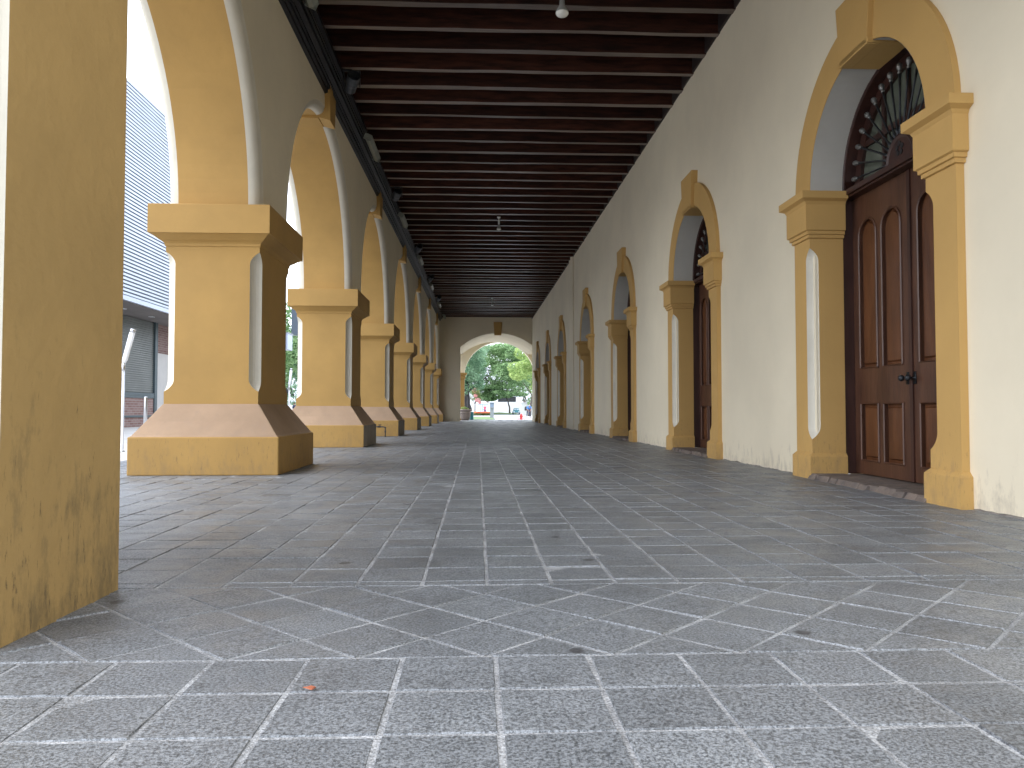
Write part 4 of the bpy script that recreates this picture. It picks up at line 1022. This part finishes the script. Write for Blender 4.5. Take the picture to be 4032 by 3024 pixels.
# ------------------------------------------------------------------ cars
def car(name, label, loc, rz, L_, Wd, Ht, paint, roundness):
    t = empty(name, loc, rz); tag(t, label, 'car')
    # stations along x (length): (x, half width, sill z, belt z)
    mb = MB(); rs = []
    st = [(-.5, .34, .26, .40), (-.47, .42, .20, .50), (-.36, .48, .18, .60), (-.15, .5, .17, .62), (.1, .5, .17, .62), (.3, .49, .18, .60), (.44, .45, .20, .52), (.5, .36, .26, .42)]
    for x, w, z0, z1 in st:
        w *= Wd; r_ = []
        for (a, b) in ((-.92, z0), (-1, z0 + .08), (-1, z0 + (z1 - z0) * .6), (-.93, z1 - .02), (-.8, z1), (.8, z1), (.93, z1 - .02), (1, z0 + (z1 - z0) * .6), (1, z0 + .08), (.92, z0)): r_.append((x * L_, a * w, b * Ht))
        rs.append(r_)
    mb.rings(rs); b_ = mb.build('body', M[paint], t, smooth=True)
    mb = MB(); rs = []
    for x, w, z1 in ((-.36, .40, .62), (-.24, .40, .86), (-.12, .40, .97), (.06, .40, 1.0), (.16, .40, .96), (.30, .41, .62)):
        w *= Wd; rs.append([(x * L_, -w, .58 * Ht), (x * L_, -w * .95, (.58 + (z1 - .58) * .55) * Ht), (x * L_, -w * .78, z1 * Ht), (x * L_, w * .78, z1 * Ht), (x * L_, w * .95, (.58 + (z1 - .58) * .55) * Ht), (x * L_, w, .58 * Ht)])
    mb.rings(rs); mb.build('cabin', M[paint], t, smooth=True)
    for e, (x0, z0, x1, z1) in ((-1, (-.345, .68, -.235, .89)), (1, (.285, .68, .175, .94))):
        mb = MB()
        for s in ((-.33, -.02), (.02, .33)) if roundness else ((-.33, .33),):
            off = e * .012
            mb.face([((x0 + off) * L_, s[0] * Wd, z0 * Ht), ((x0 + off) * L_, s[1] * Wd, z0 * Ht), ((x1 + off) * L_, s[1] * Wd * .9, z1 * Ht), ((x1 + off) * L_, s[0] * Wd * .9, z1 * Ht)])
        mb.build('windscreen', M['glass_pale'], t)
    for s in (-1, 1):
        mb = MB(); mb.face([(-.26 * L_, s * .402 * Wd, .64 * Ht), (.2 * L_, s * .402 * Wd, .64 * Ht), (.13 * L_, s * .36 * Wd, .9 * Ht), (-.17 * L_, s * .36 * Wd, .9 * Ht)]); mb.build('side_window', M['glass_dark'], t)
    for x in (-.31, .31):
        for s in (-1, 1):
            mb = MB(); rw_ = .21 * Ht; rs = [[(x * L_ + rw_ * math.cos(a) * k_, s * (.5 * Wd - o_), rw_ + rw_ * math.sin(a) * k_) for a in [2 * math.pi * q / 18 for q in range(18)]] for k_, o_ in ((1, .2), (1, .02), (.9, 0))]
            mb.rings(rs); w_ = mb.build('wheel', M['black'], t)
            mb = MB(); rs = [[(x * L_ + rw_ * math.cos(a) * k_, s * (.5 * Wd + .004), rw_ + rw_ * math.sin(a) * k_) for a in [2 * math.pi * q / 18 for q in range(18)]] for k_ in (.58, .5)]; mb.rings(rs); mb.build('rim', M['grey_metal'], w_)
    for s in (-1, 1):
        mb = MB(); mb.rings([[(-.49 * L_ - o_, s * .32 * Wd + .11 * k_ * math.cos(a), .40 * Ht + .11 * k_ * math.sin(a)) for a in [2 * math.pi * q / 12 for q in range(12)]] for k_, o_ in ((1, -.05), (1, .02), (.6, .05))], False, True); mb.build('headlight', M['lamp_glass'], t)
    mb = MB(); mb.box(-.515 * L_, -.48 * L_, -.42 * Wd, .42 * Wd, .24 * Ht, .32 * Ht); mb.build('bumper', M['grey_metal'], t); mb = MB(); mb.box(.48 * L_, .515 * L_, -.42 * Wd, .42 * Wd, .24 * Ht, .32 * Ht); mb.build('bumper', M['grey_metal'], t)
    return t
car('parked_car', 'small rounded teal car facing the camera on the grass, below the balusters', (7.95, 157, ZP + .02), R(90), 3.6, 1.5, 1.32, 'car_teal', 1)
car('parked_car', 'white car glimpsed low in the gap between the first two whole pillars', (-18.6, 76, -.25), R(160), 4.2, 1.7, 1.45, 'car_white', 0)

# ------------------------------------------------------------------ people
def skin_obj(name, chains, m, parent, levels=1):
    """chains: list of [(point, radius), ...]; a first point equal to an earlier one joins there"""
    bm = bmesh.new(); sl_ = bm.verts.layers.skin.verify(); known = {}
    for ch in chains:
        prev = None
        for p, r_ in ch:
            key = tuple(round(c, 4) for c in p)
            v = known.get(key)
            if v is None:
                v = bm.verts.new(p); v[sl_].radius = (r_, r_) if not isinstance(r_, tuple) else r_; known[key] = v
                if len(known) == 1: v[sl_].use_root = True
            if prev is not None and prev is not v and not bm.edges.get((prev, v)): bm.edges.new((prev, v))
            prev = v
    me = bpy.data.meshes.new(name); bm.to_mesh(me); bm.free(); me.materials.append(m)
    o = bpy.data.objects.new(name, me); COL.objects.link(o); o.parent = parent
    s_ = o.modifiers.new('skin', 'SKIN'); s_.use_smooth_shade = True
    u = o.modifiers.new('subd', 'SUBSURF'); u.levels = levels; u.render_levels = levels
    return o
def V3(*a): return tuple(a)
def person(label, loc, rz, J, shirt, legs, hairm, sleeves=True, scale=1.0, skirt=False):
    t = empty('person', loc, rz); t.scale = (scale,) * 3; tag(t, label, 'person')
    hip, chest, neck, head = J['hip'], J['chest'], J['neck'], J['head']
    ch = [[(hip, .12), (J['waist'], .105), (chest, .13), (neck, .055), (J['jaw'], .062), (head, .088), (J['crown'], .06)]]
    for s in ('l', 'r'):
        ch.append([(chest, .13), (J['sh' + s], .06), (J['el' + s], .042), (J['wr' + s], .027), (J['hd' + s], .033)])
        ch.append([(hip, .12), (J['hp' + s], .088), (J['kn' + s], .058), (J['an' + s], .038), (J['ft' + s], .035)])
        h = Vector(J['hd' + s]); w = Vector(J['wr' + s]); dv = (h - w).normalized(); sd = dv.orthogonal().normalized()
        for k in range(4):
            off = sd * (.024 * (k - 1.5)); L_ = (.065, .078, .074, .055)[k]
            a = h + off + dv * .03; b = a + dv * L_ * .5; c = b + (dv + dv.cross(sd) * .5).normalized() * L_ * .5
            ch.append([(J['hd' + s], .033), (tuple(a), .010), (tuple(b), .009), (tuple(c), .008)])
        th = h - sd * .045; ch.append([(J['hd' + s], .033), (tuple(th), .011), (tuple(th + dv * .04), .009)])
    b = skin_obj('body', ch, M['skin'], t)
    mb = MB(); hv = Vector(head); fd_ = Vector(J['face']).normalized(); sd = Vector((0, 0, 1)).cross(fd_).normalized()
    for s_ in (-1, 1):
        mb = MB(); mb.lathe([(0, -.008), (.010, 0), (0, .008)], tuple(hv + fd_ * .088 + sd * .03 * s_ + Vector((0, 0, .01))), n=8); mb.build('eye', M['hair_dark'], b)
    mb = MB(); c = hv + fd_ * .09; mb.tube([c + Vector((0, 0, .01)), c + fd_ * .018 - Vector((0, 0, .02))], [.008, .014], 6); mb.build('nose', M['skin'], b)
    mb = MB(); mb.tube([c - Vector((0, 0, .045)) - sd * .02, c - Vector((0, 0, .045)) + sd * .02], .006, 5); mb.build('mouth', M['skin'], b)
    for s_ in (-1, 1):
        mb = MB(); mb.tube([hv + sd * .088 * s_, hv + sd * .1 * s_ + Vector((0, 0, .02))], [.012, .014], 6); mb.build('ear', M['skin'], b)
    mb = MB(); pr_ = [(0, .125), (.05, .115), (.085, .085), (.104, .04), (.106, .0)]
    mb.lathe(list(reversed(pr_)), tuple(hv - fd_ * .018), n=16); mb.build('hair' if hairm != 'hair_grey' else 'cap', M[hairm], t, smooth=True)
    sh = [[(J['waist'], .135), (chest, .16), (neck, .07)]]
    sh[0].insert(0, (tuple(Vector(hip).lerp(Vector(J['waist']), .35)), .145))
    for s in ('l', 'r'):
        e = Vector(J['sh' + s]).lerp(Vector(J['el' + s]), 1.0 if sleeves else .55)
        sh.append([(chest, .16), (J['sh' + s], .08), (tuple(e), .056)])
    skin_obj('shirt', sh, M[shirt], t)
    tr = []
    for s in ('l', 'r'):
        if skirt: tr.append([(hip, .15), (J['hp' + s], .12), (tuple(Vector(J['hp' + s]).lerp(Vector(J['kn' + s]), .7)), .11)])
        else: tr.append([(hip, .14), (J['hp' + s], .105), (J['kn' + s], .074), (tuple(Vector(J['kn' + s]).lerp(Vector(J['an' + s]), .93)), .056)])
    skin_obj('trousers' if not skirt else 'shorts', tr, M[legs], t)
    for s in ('l', 'r'):
        a = Vector(J['an' + s]); f_ = Vector(J['ft' + s]); mb = MB(); mb.tube([a - (f_ - a) * .4 + Vector((0, 0, -.04)), a + Vector((0, 0, -.03)), f_ + Vector((0, 0, -.005)), f_ + (f_ - a) * .25], [.042, .05, .042, .02], 9); mb.build('shoe', M['shoe'], t, smooth=True)
    return t
# facing -y (to the camera) by default; x is sideways
JB = dict(hip=(0, 0, .92), waist=(.02, -.10, 1.05), chest=(.06, -.26, 1.24), neck=(.08, -.40, 1.33), jaw=(.09, -.48, 1.35), head=(.09, -.55, 1.38), crown=(.09, -.60, 1.44), face=(0, -1, -.5),
          shl=(-.13, -.28, 1.27), ell=(-.22, -.40, 1.02), wrl=(-.10, -.52, .86), hdl=(-.05, -.56, .80), shr=(.25, -.28, 1.27), elr=(.33, -.42, 1.02), wrr=(.22, -.54, .86), hdr=(.16, -.58, .80),
          hpl=(-.10, 0, .88), knl=(-.15, .02, .48), anl=(-.19, .06, .08), ftl=(-.21, -.08, .04), hpr=(.10, 0, .88), knr=(.13, -.06, .48), anr=(.20, .02, .08), ftr=(.23, -.12, .04))
person('person in a blue shirt and dark trousers bending forward beyond the hydrant', (6.20, 93, ZP), R(0), JB, 'cloth_blue', 'cloth_navy', 'hair_grey', True, 1.04)
bpk = empty('backpack', (5.88, 92.9, ZP + 1.12)); tag(bpk, 'dark backpack slung at the side of the person in blue', 'bag')
mb = MB(); mb.rings([[(x * k_, y * k_, z) for x, y in ((-.13, -.1), (.13, -.1), (.15, 0), (.13, .1), (-.13, .1), (-.15, 0))] for k_, z in ((.8, -.25), (1, -.2), (1, .1), (.8, .2), (.3, .24))]); mb.build('sack', M['black'], bpk, smooth=True, bevel=0)
mb = MB(); mb.tube([(-.08, -.09, .2), (.05, -.12, .28), (.22, -.12, .2), (.12, -.1, -.1)], .014, 6); mb.build('strap', M['black'], bpk)
JP = dict(hip=(0, 0, .94), waist=(0, 0, 1.10), chest=(.0, 0, 1.32), neck=(0, 0, 1.47), jaw=(0, -.02, 1.53), head=(0, -.02, 1.60), crown=(0, -.01, 1.68), face=(0, -1, 0),
          shl=(-.18, 0, 1.40), ell=(-.36, -.02, 1.62), wrl=(-.22, -.04, 1.80), hdl=(-.17, -.05, 1.82), shr=(.18, 0, 1.40), elr=(.42, -.02, 1.52), wrr=(.26, -.06, 1.68), hdr=(.19, -.07, 1.70),
          hpl=(-.10, 0, .90), knl=(-.11, -.01, .50), anl=(-.11, .02, .08), ftl=(-.13, -.12, .04), hpr=(.10, 0, .90), knr=(.11, -.01, .50), anr=(.11, .02, .08), ftr=(.13, -.12, .04))
person('person in pink-red top and purple shorts with both arms raised to the head', (1.26, 126, ZP), R(12), JP, 'cloth_red', 'cloth_purple', 'hair_dark', False, .98, True)
JW = dict(JP); JW.update(ell=(-.24, 0, 1.12), wrl=(-.26, -.06, .90), hdl=(-.26, -.08, .84), elr=(.24, 0, 1.12), wrr=(.26, -.06, .90), hdr=(.26, -.08, .84))
person('person in dark clothes standing by the white car, seen past the nearest pillar', (-16.9, 72, -.25), R(60), JW, 'cloth_navy', 'cloth_navy', 'hair_dark', True, .95)
